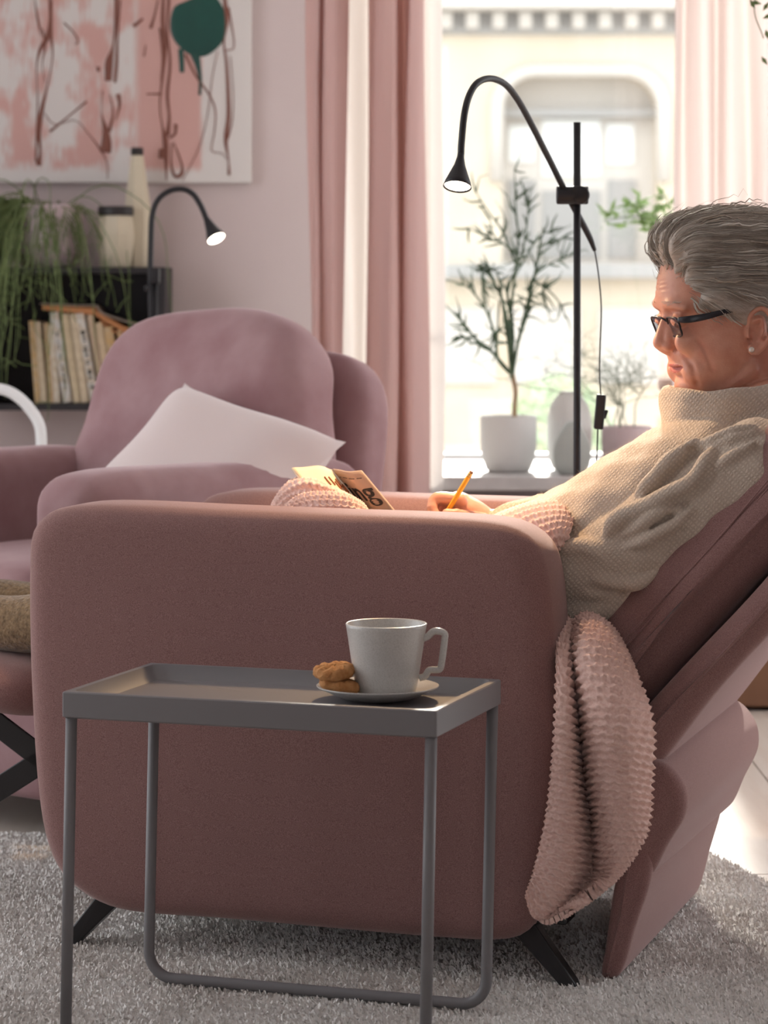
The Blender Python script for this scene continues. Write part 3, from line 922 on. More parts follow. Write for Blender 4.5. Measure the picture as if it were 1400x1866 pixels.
# ------------------------------------------------------------------ wall shelf and what stands on it
SH_Y = 7.3
SF = 7.06                                           # front plane of the shelf
def sp(px, py, D=SF): return at(px, py, D)
sx0, sx1 = sp(-40, 0).x, sp(301, 0).x
sz1, sz0 = sp(0, 487).z, sp(0, 748).z
dep = SH_Y - SF - .002
sh_root = empty('wall_shelf', ((sx0 + sx1) / 2, SF + dep / 2, sz0))
tag(sh_root, 'black open wall shelf holding a row of books, below the painting', 'shelf')
cxs, hw, hh, bt = 0, (sx1 - sx0) / 2, sz1 - sz0, .0165
mesh('top_board', *g_box((0, 0, hh - bt / 2), (2 * hw, dep, bt), .001), 'shelf_black', sh_root, False)
mesh('bottom_board', *g_box((0, 0, bt / 2), (2 * hw, dep, bt), .001), 'shelf_black', sh_root, False)
for s in (-1, 1): mesh('side_board', *g_box((s * (hw - bt / 2), 0, hh / 2), (bt, dep, hh - 2 * bt - .0005), .001), 'shelf_black', sh_root, False)
mesh('back_board', *g_box((0, dep / 2 - .004, hh / 2), (2 * hw - 2 * bt, .006, hh - 2 * bt), 0), 'shelf_black', sh_root, False)

# books: (px of the foot, thickness px, px of the top, height px, colour, spine marks)
BK = [(74, 11, 62, 150, '#c9a878', 'a narrow tan paperback half hidden by trailing leaves'),
      (86, 12, 73, 148, '#d3c3a8', 'cream book at the left end, next to the trailing plant'),
      (99, 11, 89, 146, '#b99a72', 'tan book with rubbed spine beside the trailing plant'),
      (110, 13, 97, 142, '#ddd3c2', 'short off-white book leaning left of the tall white one'),
      (131, 17, 106, 165, '#d9d6d2', 'tall white book with smooth pale spine'),
      (147, 14, 124, 162, '#d8c6a4', 'beige book between tall white book and cream book'),
      (162, 14, 139, 162, '#dfcdb0', 'cream book with plain spine in the middle of the row'),
      (180, 16, 153, 163, '#e2ddd5', 'white book with dark lettering down its spine'),
      (196, 12, 169, 160, '#cdb299', 'thin brownish book right of the lettered white book'),
      (210, 14, 186, 146, '#dcc4a2', 'ivory short book under the bend of the open book'),
      (229, 17, 204, 138, '#d3ad78', 'wide tan book near the right end of the row'),
      (241, 10, 222, 132, '#c69a66', 'thin ochre book second from the right end'),
      (254, 11, 234, 128, '#bd8150', 'thin brown book with a teal top band at right end')]
book_y = SF + .03
bdep = .135
zb_ = sz0 + bt + .0008
for i, (px, tpx, ptop, hpx, colr, lab) in enumerate(BK):
    k = (book_y) / FOCAL
    th, h = tpx * k * .93, hpx * k
    xfoot = at(px, 0, book_y).x
    ang = math.atan2((ptop - px), hpx)
    L_ = h / math.cos(ang)
    root = empty('book', (xfoot - th / 2, book_y + bdep / 2, zb_ + (th / 2) * math.sin(abs(ang))))
    root.rotation_euler = (0, ang, 0)
    cm = mat('book_cover_%d' % i, colr, .8, noise=(60, 3, .35, .75), color2='#c9b496')
    cov = MB()
    cov.add(g_box((-th / 2 + .001, 0, L_ / 2), (.002, bdep, L_), .0004)); cov.add(g_box((th / 2 - .001, 0, L_ / 2), (.002, bdep, L_), .0004))
    cov.add(g_tube([(0, -bdep / 2 + .001, .0005), (0, -bdep / 2 + .001, L_ - .0005)], th / 2, 12, up=(1, 0, 0), r2=.003))
    cov.build('cover', cm, root, False)
    mesh('page_block', *g_box((0, .002, L_ / 2), (th - .0042, bdep - .006, L_ - .006)), 'paper', root, False)
    if i in (7, 4):
        mk = MB()
        gg = np.random.default_rng(i)
        z = .04
        while z < L_ - .05:
            hh_ = gg.uniform(.003, .009)
            mk.add(g_box((gg.uniform(-.001, .001), -bdep / 2 - .0022, z), (th * gg.uniform(.2, .5) * (1 if i == 7 else .4), .0006, hh_)))
            z += hh_ + (.002 if gg.uniform() < .8 else .012)
        mk.build('spine_lettering', 'ink', root, False)
    if i == 12: mesh('spine_band', *g_box((0, -bdep / 2 - .0021, L_ - .022), (th * .8, .0008, .018)), mat('teal_band', '#5d7a78', .8), root, False)
    tag(root, lab, 'book', 'books in the wall shelf')

# open book lying face down over the row
ob = empty('open_book', sp(172, 560, SF + .085))
tag(ob, 'open paperback lying face down across the tops of the books', 'book')
O0 = ob.location
def sheet(path, th, d0, d1):
    P = np.array(path); T = np.gradient(P, axis=0); T /= np.linalg.norm(T, axis=1)[:, None]
    Nn = np.column_stack([-T[:, 1], T[:, 0]])
    th = np.asarray(th)[:, None] if not np.isscalar(th) else th
    A, B = P, P - Nn * th
    G = np.array([[(a[0], d0, a[1]) for a in A], [(a[0], d1, a[1]) for a in A], [(b_[0], d1, b_[1]) for b_ in B], [(b_[0], d0, b_[1]) for b_ in B]])
    V, F = g_grid(np.transpose(G, (1, 0, 2)), cv=True)
    return V, F + [(3, 2, 1, 0), tuple(range(len(V) - 4, len(V)))]
def rel(pts): return [((sp(a, b_, SF + .02).x - O0.x), (sp(a, b_, SF + .02).z - O0.z)) for a, b_ in pts]
cv = crom(rel([(72, 553), (100, 554), (140, 556), (170, 556), (178, 561), (186, 571), (215, 581), (245, 590), (282, 602)]), 40)
mesh('cover', *sheet(cv, .0022, -.06, .075), mat('cover_grey', '#b9a795', .8), ob)
lp = crom(rel([(76, 556), (110, 558), (150, 560), (174, 561)]), 20)
mesh('page_block', *sheet(lp, np.linspace(.012, .020, 20), -.056, .071), mat('page_edge', '#c98a5c', .9), ob)
rp = crom(rel([(176, 566), (200, 581), (235, 599), (280, 607)]), 20)
mesh('page_block', *sheet(rp, np.linspace(.013, .014, 20), -.056, .071), MATS['page_edge'], ob)
mesh('loose_page', *sheet(crom(rel([(182, 584), (210, 604), (245, 614), (276, 622)]), 20), .004, -.056, .071), MATS['page_edge'], ob)

# pots and vases on top of the shelf
top_z = sz1 + .0005
def stand(px, D): return Vector(((px - 700) * D / FOCAL, D, top_z))
vb = empty('bottle_vase', stand(250, 7.2)); m_px = 7.2 / FOCAL
tag(vb, 'tall cream bottle vase with a black cap on the shelf', 'vase')
mesh('vase_body', *g_lathe([(.001, 0), (.026, 0), (.028, .004), (.033, .10), (.0355, .155), (.034, .165), (.026, .225), (.0165, .292), (.0155, .294), (.001, .294)], 7), 'cream_ceramic', vb, False)
mesh('cap', *g_lathe([(.001, .2945), (.0165, .2945), (.0165, .312), (.0155, .3145), (.001, .3145)], 24), 'dark_lid', vb)
vj = empty('lidded_jar', stand(211, 7.14))
tag(vj, 'short cream faceted jar with a black lid on the shelf', 'jar')
mesh('jar_body', *g_lathe([(.001, 0), (.037, 0), (.040, .006), (.0475, .07), (.0485, .085), (.045, .118), (.043, .134), (.001, .134)], 9), 'cream_ceramic', vj, False)
mesh('lid', *g_lathe([(.001, .1345), (.0455, .1345), (.0465, .137), (.0465, .155), (.0445, .158), (.001, .158)], 32), 'dark_lid', vj)

def hang_strand(p0, out, length, g, n=9):
    """trailing stem: over the rim and down"""
    P = [np.array(p0)]
    d = np.array([out[0], out[1], .6]); d /= np.linalg.norm(d)
    st = length / n
    for k in range(n):
        d = d * .72 + np.array([out[0] * .12, out[1] * .05, -1.0]) * .42 + g.normal(0, .10, 3)
        d /= np.linalg.norm(d)
        P.append(P[-1] + d * st)
    return np.array(P)
pl_ = empty('trailing_plant', stand(88, 7.17))
tag(pl_, 'pale ceramic pot on the shelf with a long trailing green plant', 'potted plant')
pot = mesh('pot', *g_lathe([(.001, 0), (.060, 0), (.072, .008), (.086, .04), (.0905, .08), (.0915, .155), (.0895, .163), (.086, .160), (.084, .14), (.001, .135)], 48), 'pink_ceramic', pl_)
mesh('soil', *g_lathe([(.001, .138), (.0835, .138), (.0835, .145), (.001, .147)], 24), mat('soil', '#3a2f27', 1.0), pl_)
g = np.random.default_rng(3)
st = MB()
for i in range(460):
    a = g.uniform(0, 2 * math.pi)
    if i < 390:
        out = (-abs(g.normal(.9, .5)), -abs(g.normal(.5, .3)) * 1.0)
        p0 = (g.uniform(-.085, .0), g.uniform(-.06, .03), .155)
        ln_ = g.uniform(.15, .72)
    else:
        out = (g.normal(.25, .5), -abs(g.normal(.6, .3)))
        p0 = (g.uniform(-.06, .075), g.uniform(-.07, 0), .155)
        ln_ = g.uniform(.08, .34) if i < 450 else g.uniform(.45, .62)
    P = hang_strand(p0, out, ln_, g)
    P[:, 1] = np.minimum(P[:, 1], .10)
    P = crom(P, 16)
    low = P[:, 2] < .02                        # below the pot rim the stems hang in front of the shelf
    P[low, 1] = np.minimum(P[low, 1], -.135 - .02 * g.uniform())
    st.add(g_tube(P, np.linspace(.0017, .0009, len(P)), 4, cap=False))
    if i % 2 == 0:
        for kk in range(3):
            b0 = P[g.integers(3, len(P))]
            e = b0 + np.array([g.normal(0, .035), g.normal(-.01, .02), -abs(g.normal(.03, .025))])
            st.add(g_tube([b0, (b0 + e) / 2 + g.normal(0, .006, 3), e], .0011, 3, cap=False))
stm = st.build('trailing_stems', 'leaf_green', pl_); tag(stm, kind='stuff')

# ------------------------------------------------------------------ painting
PN_Y = 7.262
pn = empty('painting', at(458, 333, PN_Y))
tag(pn, 'abstract canvas of pink and white paint with brown drips and a green blot', 'painting')
pk = PN_Y / FOCAL
cw, chh = 1.02, .98
mesh('canvas', *g_box((-cw / 2, .018, chh / 2), (cw, .036, chh), .003), 'canvas_paint', pn, False)
def cvp(px, py): return np.array([(px - 458) * pk, -.001, (333 - py) * pk])
def drip(pts, w, name='paint_drip', m='paint_brown', sides=6):
    P = [cvp(a, b_) for a, b_ in pts]
    ws = np.array([w] * len(P) if np.isscalar(w) else w) * pk / 2 * 1.3
    n_ = max(8, len(P) * 5)
    q = crom(np.column_stack([np.array(P), ws]), n_)
    mesh(name, *g_tube(q[:, :3], np.full(n_, .0016), sides, r2=np.maximum(q[:, 3], .0004), up=(0, -1, 0)), m, pn)
C = 480 / 1400
def z_(pts): return [(a * C, b_ * C) for a, b_ in pts]
D_ = [([(262, -80), (265, 100), (250, 200), (215, 260), (195, 350), (200, 520), (195, 700), (190, 860)], [3, 3, 7, 5, 1.5, 1.5, 2.5, 3]),
      ([(275, 0), (270, 160), (280, 300), (255, 440), (225, 570), (205, 690), (215, 800), (205, 880)], [2, 5, 1.5, 2, 6, 8, 3, 9]),
      ([(225, 150), (240, 250), (225, 340), (240, 440)], [1.5, 3, 1, 1]),
      ([(185, 0), (200, 100), (220, 190)], [1, 3, 1]),
      ([(235, 600), (290, 660), (400, 640), (470, 710), (530, 790), (570, 870), (570, 950)], [1, 1.5, 1, 1, 2, 1, 1]),
      ([(265, 700), (350, 630), (460, 540)], [4, 2, 3]),
      ([(340, 120), (390, 170), (415, 215), (400, 240)], [2, 2, 2, 1]),
      ([(620, -60), (615, 120), (600, 250), (580, 330), (575, 430)], [6, 5, 3, 12, 10]),
      ([(640, 0), (625, 200), (620, 330), (612, 440)], [2, 3, 5, 4]),
      ([(545, 480), (540, 600), (560, 690), (565, 760), (560, 810)], [1, 1, 9, 16, 18]),
      ([(585, 500), (600, 600), (580, 700)], [1, 2, 6]),
      ([(628, 500), (635, 560), (615, 640)], [7, 4, 1]),
      ([(870, -60), (865, 120), (880, 250), (865, 400), (850, 560), (865, 680), (880, 760), (885, 960)], [3, 6, 5, 4, 2, 3, 9, 1]),
      ([(900, -40), (890, 160), (905, 330), (890, 500), (900, 620), (890, 720)], [5, 3, 4, 5, 4, 8]),
      ([(850, 150), (868, 300), (860, 430)], [3, 5, 4]),
      ([(840, 0), (820, 90), (800, 150)], [2, 3, 5]),
      ([(915, 760), (910, 860), (930, 935), (965, 925), (965, 870), (925, 760)], [1.5, 2.5, 5, 6, 3, 1.5]),
      ([(860, 790), (862, 840)], [8, 10]), ([(935, 660), (930, 710), (900, 735)], [6, 4, 3]),
      ([(780, 500), (860, 500)], [2, 3]), ([(765, 300), (775, 240)], [2, 1]), ([(710, 140), (760, 100)], [6, 3]), ([(523, 355), (523, 380)], [5, 5]),
      ([(985, 290), (1040, 400), (1110, 500), (1145, 590), (1140, 700), (1125, 800), (1180, 815), (1210, 850)], [4, 3, 2.5, 2, 1.5, 1.5, 1, 1]),
      ([(1160, 270), (1130, 400), (1105, 600), (1060, 780), (970, 960)], [1, 1, 1, 1, 1]),
      ([(1190, -40), (1205, 100), (1190, 220), (1205, 350), (1215, 600), (1200, 740), (1215, 850), (1218, 930)], [5, 7, 3, 4, 6, 6, 2, 5]),
      ([(1225, 300), (1240, 500), (1235, 640), (1210, 740)], [1, 1, 1.5, 3]), ([(1215, 40), (1245, 240), (1200, 270)], [3, 1.5, 2])]
for pts, w in D_: drip(z_(pts), w)
blob = closed_curve([cvp(a * C, b_ * C)[[0, 2]] for a, b_ in [(1060, -20), (1130, -30), (1185, 40), (1200, 130), (1190, 210), (1145, 265), (1085, 300), (1010, 290), (950, 245), (915, 190), (905, 120), (925, 40), (980, 10)]], 60)
ctr = blob.mean(0)
rows = [np.column_stack([ctr[0] + (blob[:, 0] - ctr[0]) * s, np.full(60, -.001 - t), ctr[1] + (blob[:, 1] - ctr[1]) * s]) for s, t in ((1.0, .0), (.985, .0016), (.9, .002), (.4, .002), (.03, .002))]
V, F = g_grid(np.array(rows), cv=True)
mesh('green_blot', V, F + [tuple(range(len(V) - 60, len(V)))], 'paint_green', pn)
for pts, w in (([(960, 260), (965, 320), (968, 385)], [8, 8, 7]), ([(1035, 280), (1055, 360), (1065, 430), (1062, 505)], [16, 8, 5, 4])):
    drip(z_(pts), w, 'green_drip', 'paint_green')

# ------------------------------------------------------------------ reading lamps
def shade(tip, axis, L_, r0, r1):
    """bell-shaped head: from stem end `tip` along `axis`"""
    prof = [(r0, 0), (r0 * 1.05, L_ * .12), (r0 * 1.6, L_ * .35), (r1 * .66, L_ * .62), (r1 * .9, L_ * .85), (r1, L_), (r1 * .95, L_), (r1 * .85, L_ * .86), (r1 * .4, L_ * .78)]
    V, F = g_lathe(prof, 40)
    q = Vector((0, 0, 1)).rotation_difference(Vector(axis).normalized())
    return [tuple(q @ Vector(v) + Vector(tip)) for v in V], F
def disc(c, axis, r, th=.002):
    q = Vector((0, 0, 1)).rotation_difference(Vector(axis).normalized())
    V, F = g_lathe([(.0005, 0), (r, 0), (r, th), (.0005, th)], 32)
    return [tuple(q @ Vector(v) + Vector(c)) for v in V], F

# tall reading lamp by the window
LD = 4.72
lb = at(1052, 0, LD)
lamp = empty('reading_floor_lamp', (lb.x, LD, 0))
tag(lamp, 'black floor reading lamp with arching gooseneck over the seated person, lit', 'floor lamp')
def lr(px, py, D=LD): p = at(px, py, D); return np.array([p.x - lb.x, p.y - LD, p.z])
mesh('base', *g_lathe([(.001, 0), (.135, 0), (.138, .004), (.136, .010), (.02, .014), (.001, .014)], 56), 'lamp_black', lamp)
mesh('pole', *g_tube([(0, 0, .012), (0, 0, lr(0, 223)[2])], .0062, 14), 'lamp_black', lamp)
cz = lr(0, 356)[2]
mesh('clamp', *g_tube([(-.036, -.012, cz), (-.034, -.012, cz), (.016, -.012, cz), (.018, -.012, cz)], [.0145, .0158, .0158, .0145], 28), 'lamp_black', lamp)
mesh('clamp_knob', *g_tube([(.004, -.018, cz), (.005, -.020, cz), (.004, -.030, cz), (.003, -.032, cz)], [.012, .0155, .0155, .0145], 24, up=(0, 0, 1)), 'lamp_black', lamp)
yk = -.012
neck = [lr(a, b_, d_) + np.array([0, yk, 0]) for a, b_, d_ in ((1083, 456, 4.80), (1070, 425, 4.78), (1030, 350, 4.72), (1000, 290, 4.66), (960, 212, 4.55), (938, 175, 4.48), (918, 153, 4.42), (893, 144, 4.36), (870, 152, 4.32), (855, 175, 4.30), (846, 210, 4.28), (841, 260, 4.28), (840, 282, 4.28))]
mesh('gooseneck', *g_tube(neck, [.0035, .0055] + [.0054] * 11, 14, n=90, up=(0, 1, 0)), 'lamp_black', lamp)
hd0 = lr(840, 280, 4.28) + np.array([0, yk, 0])
ax = Vector((-.12, -.42, -1)).normalized()
mesh('lamp_head', *shade(hd0, ax, .058, .0054, .0222), 'lamp_black', lamp)
lens_c = Vector(hd0) + ax * .0535
mesh('lens', *disc(lens_c, ax, .0203), 'lamp_lens', lamp)
cord = [lr(1083, 456, 4.8), lr(1090, 500, 4.76), lr(1095, 560), lr(1093, 630), lr(1092, 680), lr(1094, 718)]
cord = [c_ + np.array([0, yk, 0]) for c_ in cord]
mesh('cord', *g_tube(cord, .0014, 6, n=40), 'black_metal', lamp)
c2 = [lr(1089, 780), lr(1087, 830), lr(1084, 880), lr(1078, 960), lr(1060, 1180), np.array([.03, .03, .016])]
c2[:4] = [c_ + np.array([0, yk, 0]) for c_ in c2[:4]]
mesh('cord', *g_tube(c2, .0014, 6, n=40), 'black_metal', lamp)
sw0, sw1 = lr(1095, 720), lr(1090, 780)
dv = Vector(sw1 - sw0)
Rm = Matrix.Rotation(math.atan2(dv.x, -dv.z) * -1 * -1, 3, 'Y')
swt = mesh('cord_switch', *g_box(Vector((sw0 + sw1) / 2) + Vector((0, yk, 0)), (.0165, .014, .060), .003, Matrix.Rotation(math.radians(5), 3, 'Y')), 'lamp_black', lamp)
mesh('rocker', *g_box(Vector((sw0 + sw1) / 2) + Vector((.0095, yk, -.004)), (.006, .008, .016), .002, Matrix.Rotation(math.radians(20), 3, 'Y')), 'lamp_black', swt)
li = bpy.data.lights.new('lamp_glow', 'SPOT')
li.energy = 28; li.color = (1.0, .66, .36); li.spot_size = math.radians(125); li.spot_blend = .6; li.shadow_soft_size = .02
lo = bpy.data.objects.new('lamp_glow', li); COL.objects.link(lo); lo.parent = lamp
lo.location = lens_c + ax * .006
lo.rotation_euler = Vector((.10, -.22, -1)).to_track_quat('-Z', 'Y').to_euler()

# small gooseneck lamp behind the far chair
L2 = 6.35
l2b = at(283, 0, L2)
lamp2 = empty('reading_floor_lamp', (l2b.x, L2, 0))
tag(lamp2, 'black gooseneck reading lamp in front of the bookshelf behind the far armchair', 'floor lamp')
def l2(px, py): p = at(px, py, L2); return np.array([p.x - l2b.x, 0, p.z])
mesh('base', *g_lathe([(.001, 0), (.12, 0), (.122, .004), (.12, .010), (.02, .014), (.001, .014)], 48), 'lamp_black', lamp2)
mesh('pole', *g_tube([(0, 0, .012), (0, 0, l2(0, 492)[2])], .0062, 12), 'lamp_black', lamp2)
mesh('clamp', *g_box((l2(281, 0)[0], 0, l2(0, 503)[2]), (.026, .03, .036), .004), 'lamp_black', lamp2)
mesh('clamp_knob', *g_tube([l2(270, 525) + np.array([0, -.016, 0]), l2(264, 525) + np.array([0, -.016, 0])], .006, 14), 'lamp_black', lamp2)
nk = [l2(276, 620), l2(274, 520), l2(275, 440), l2(278, 390), l2(290, 362), l2(312, 347), l2(335, 345), l2(353, 355), l2(366, 375), l2(376, 398)]
mesh('gooseneck', *g_tube(nk, .0066, 12, n=60, up=(0, 1, 0)), 'lamp_black', lamp2)
a2_ = Vector((.42, -.42, -.80)).normalized()
mesh('lamp_head', *shade(l2(374, 394), a2_, .066, .0066, .0225), 'lamp_black', lamp2)
lc2 = Vector(l2(374, 394)) + a2_ * .063
mesh('lens', *disc(lc2, a2_, .0205), 'lamp_lens', lamp2)
li2 = bpy.data.lights.new('lamp_glow', 'SPOT'); li2.energy = 5; li2.color = (1, .85, .7); li2.spot_size = math.radians(130); li2.spot_blend = .6; li2.shadow_soft_size = .02
lo2 = bpy.data.objects.new('lamp_glow', li2); COL.objects.link(lo2); lo2.parent = lamp2
lo2.location = lc2 + a2_ * .006; lo2.rotation_euler = a2_.to_track_quat('-Z', 'Y').to_euler()

# ------------------------------------------------------------------ white tube chair at the left edge
wc = empty('metal_chair', at(-35, 0, 6.2)); wc.location.z = 0
tag(wc, 'white tubular metal chair behind the left arm of the far armchair', 'chair')
wx = wc.location.x
def wr(px, py): p = at(px, py, 6.2); return np.array([p.x - wx, 0, p.z])
rail_ = [wr(74, 860), wr(75, 800), wr(70, 770), wr(50, 740), wr(25, 718), wr(-5, 708), wr(-60, 706), wr(-100, 718), wr(-125, 740), wr(-144, 770), wr(-149, 800), wr(-148, 860)]
mesh('back_rail', *g_tube(rail_, .0125, 14, n=70, up=(0, 1, 0)), 'window_white', wc)
for sx_ in (74, -148):
    x_ = wr(sx_, 860)[0]; z_t = wr(0, 862)[2]
    mesh('leg', *g_tube([(x_, 0, z_t), (x_ * 1.1, .03, 0.001)], .0125, 12), 'window_white', wc)
    mesh('leg', *g_tube([(x_, -.40, .445), (x_ * 1.1, -.44, 0.001)], .0125, 12), 'window_white', wc)
mesh('seat', *g_puff((.32, .44, .03), (5, 5, 2.2), 8, (wr(-37, 0)[0], -.20, .46)), 'window_white', wc)

# ------------------------------------------------------------------ things on the window sill
def sill(px, D): return Vector(((px - 700) * D / FOCAL, D, SILL_Z + .0008))
# pencil-stemmed plant in white fluted pot
p1 = empty('potted_plant', sill(927, 7.0))
tag(p1, 'bushy thin-stemmed green plant in a white fluted pot on the window sill', 'potted plant', 'plants on the window sill')
mesh('pot', *g_lathe([(.001, 0), (.050, 0), (.056, .004), (.066, .030), (.0705, .06), (.0715, .138), (.0705, .142), (.068, .138), (.066, .12), (.001, .118)], 144, rib=(48, .0009)), 'white_ceramic', p1)
mesh('soil', *g_lathe([(.001, .119), (.0655, .119), (.0655, .126), (.001, .128)], 24), MATS['soil'], p1)
def p1r(px, py, dy=0): p = at(px, py, 7.0); return np.array([p.x - p1.location.x, dy, p.z - p1.location.z])
mesh('trunk', *g_tube([p1r(938, 775), p1r(938, 740), p1r(940, 715), p1r(935, 685), p1r(932, 670)], [.007, .0062, .0058, .006, .005], 8, n=18), 'bark', p1)
g = np.random.default_rng(11)
br = MB()
mains = [[(933, 685), (930, 600), (936, 520), (945, 440), (940, 380), (938, 310)],
         [(933, 690), (940, 640), (958, 560), (975, 490), (985, 430), (1000, 425)],
         [(932, 690), (945, 620), (962, 570), (970, 520), (990, 440)],
         [(932, 680), (925, 620), (915, 560), (905, 500), (878, 485)],
         [(930, 680), (908, 655), (905, 620), (890, 570), (870, 540), (850, 520), (805, 508)],
         [(930, 680), (900, 645), (870, 620), (840, 585), (808, 552)],
         [(933, 680), (928, 610), (912, 540), (892, 505), (880, 490)],
         [(932, 670), (935, 600), (925, 530), (950, 470), (962, 400), (963, 360)],
         [(940, 480), (915, 420), (890, 385), (868, 350)], [(945, 470), (925, 450), (900, 430), (892, 400)], [(905, 440), (880, 428), (850, 415)],
         [(975, 500), (1005, 480), (1042, 465)], [(970, 510), (1000, 530), (1022, 555), (1030, 580)], [(980, 450), (1010, 440), (1030, 430)],
         [(910, 550), (908, 600), (905, 640)], [(985, 430), (970, 450), (955, 480)], [(990, 515), (992, 550)], [(870, 610), (855, 615), (830, 612)], [(878, 490), (880, 530)]]
tips = []
for k, pts in enumerate(mains):
    dy = np.linspace(0, g.normal(0, .05), len(pts))
    P = np.array([p1r(a, b_, d_) for (a, b_), d_ in zip(pts, dy)])
    P = crom(P, 14)
    r0 = .0052 if k < 8 else .0030
    br.add(g_tube(P, np.linspace(r0, .0014, 14), 5, cap=False))
    for j in range(20 if k < 8 else 7):
        i = g.integers(3, 14)
        d_ = (P[i] - P[i - 1]); d_ /= np.linalg.norm(d_) + 1e-9
        d_ = d_ + g.normal(0, .75, 3) * np.array([1, .7, 1]); d_ /= np.linalg.norm(d_)
        e = P[i] + d_ * g.uniform(.015, .055)
        br.add(g_tube([P[i], (P[i] + e) / 2 + g.normal(0, .003, 3), e], [.0030, .0024, .0011], 4, cap=False))
        if g.uniform() < .5:
            f_ = e + (d_ + g.normal(0, .6, 3)) * .02
            br.add(g_tube([e, f_], [.0013, .0006], 4, cap=False))
tag(br.build('stems', 'sill_plant_green', p1), kind='stuff')

v1 = mesh('fluted_vase', *g_lathe([(.001, 0), (.036, 0), (.043, .004), (.053, .028), (.0565, .06), (.0575, .10), (.0555, .135), (.048, .165), (.034, .187), (.025, .196), (.024, .202), (.021, .200), (.021, .185), (.001, .10)], 160, rib=(40, .0011)), 'white_ceramic')
v1.location = sill(1038, 7.05); tag(v1, 'tall white fluted vase on the window sill behind the lamp pole', 'vase', 'vases on the window sill')
prof = [(.001, 0), (.030, 0), (.034, .002)]
egg = crom([(.034, .002), (.0445, .02), (.0475, .045), (.044, .075), (.034, .10), (.022, .120), (.0135, .130)], 61)
prof += [(r_ + .0007 * math.sin(z__ * 2 * math.pi / .0062), z__) for r_, z__ in egg] + [(.0110, .131), (.010, .126), (.008, .09), (.001, .06)]
v2 = mesh('ribbed_vase', *g_lathe(prof, 64), 'grey_ceramic')
v2.location = sill(1043, 6.90); tag(v2, 'small grey egg-shaped vase with horizontal ribs on the window sill', 'vase', 'vases on the window sill')

p2 = empty('potted_plant', sill(1142, 7.02))
tag(p2, 'wiry zigzag-branched plant in a pale pink pot beside the sweater', 'potted plant', 'plants on the window sill')
mesh('pot', *g_lathe([(.001, 0), (.046, 0), (.052, .004), (.061, .030), (.0635, .06), (.0640, .110), (.063, .114), (.0605, .110), (.059, .09), (.001, .088)], 120, rib=(60, .0006)), 'pink_ceramic', p2)
mesh('soil', *g_lathe([(.001, .090), (.059, .090), (.059, .098), (.001, .099)], 24), MATS['soil'], p2)
g = np.random.default_rng(5)
tw = MB()
def twig(p, d, ln__, r_, lev):
    P = [p]
    for k in range(5):
        d = d + g.normal(0, .38, 3) * np.array([1, .6, 1]); d[2] = max(d[2], -.1) + .12; d = d / np.linalg.norm(d)
        P.append(P[-1] + d * ln__ / 5)
    tw.add(g_tube(P, np.linspace(r_, r_ * .6, 6), 4, cap=False))
    if lev < 3:
        for _ in range(3 if lev else 4):
            i = g.integers(2, 6)
            dd = np.array([g.normal(0, 1), g.normal(0, .5), g.uniform(-.1, .8)])
            twig(P[i], dd / np.linalg.norm(dd), ln__ * g.uniform(.45, .7), r_ * .65, lev + 1)
for q in range(7):
    twig(np.array([g.normal(0, .02), g.normal(0, .015), .097]), np.array([g.normal(0, .3), g.normal(0, .2), 1.]), g.uniform(.16, .24), .0019, 0)
tag(tw.build('branches', 'twig', p2), kind='stuff')

p3 = empty('potted_plant', sill(1262, 7.08))
tag(p3, 'leafy plant on a thin stem in a terracotta-pink pot behind the person', 'potted plant', 'plants on the window sill')
mesh('pot', *g_lathe([(.001, 0), (.055, 0), (.060, .004), (.078, .20), (.088, .205), (.089, .232), (.085, .234), (.082, .21), (.001, .20)], 48), mat('terracotta_pale', '#d8b6a8', .8), p3)
mesh('soil', *g_lathe([(.001, .201), (.080, .201), (.080, .210), (.001, .211)], 24), MATS['soil'], p3)
def p3r(px, py, dy=0): p = at(px, py, 7.08); return np.array([p.x - p3.location.x, dy, p.z - p3.location.z])
stx = [[(1240, 720), (1225, 560), (1205, 450), (1192, 405), (1195, 370)], [(1225, 560), (1215, 470), (1200, 415), (1160, 395), (1100, 402)], [(1206, 450), (1222, 400), (1215, 360)], [(1192, 410), (1170, 380), (1150, 372)]]
lv = []
g = np.random.default_rng(8)
sm = MB()
for pts in stx:
    P = crom(np.array([p3r(a, b_, g.normal(0, .02)) for a, b_ in pts]), 14)
    sm.add(g_tube(P, np.linspace(.0026, .0012, 14), 5, cap=False))
    for _ in range(30):
        lv.append(P[g.integers(8 if pts[0][1] > 500 else 3, 14)] + g.normal(0, .010, 3))
sm.build('stem', 'stem_green', p3)
lf = MB()
for c_ in lv:
    d_ = np.array([g.normal(-.2, 1), g.normal(0, .6), g.normal(0, .5)]); d_ /= np.linalg.norm(d_)
    s_ = np.cross(d_, g.normal(size=3)); s_ /= np.linalg.norm(s_)
    L__ = g.uniform(.025, .05); w_ = L__ * .16; n__ = np.cross(d_, s_)
    V = [c_, c_ + d_ * L__ * .45 + s_ * w_, c_ + d_ * L__ * .45 - s_ * w_, c_ + d_ * L__ * .4 + n__ * w_ * .4, c_ + d_ * L__ - n__ * L__ * .1]
    lf.add((V, [(0, 3, 1), (0, 2, 3), (3, 4, 1), (2, 4, 3)]))
tag(lf.build('leaves', 'leaf_bright', p3), kind='stuff')

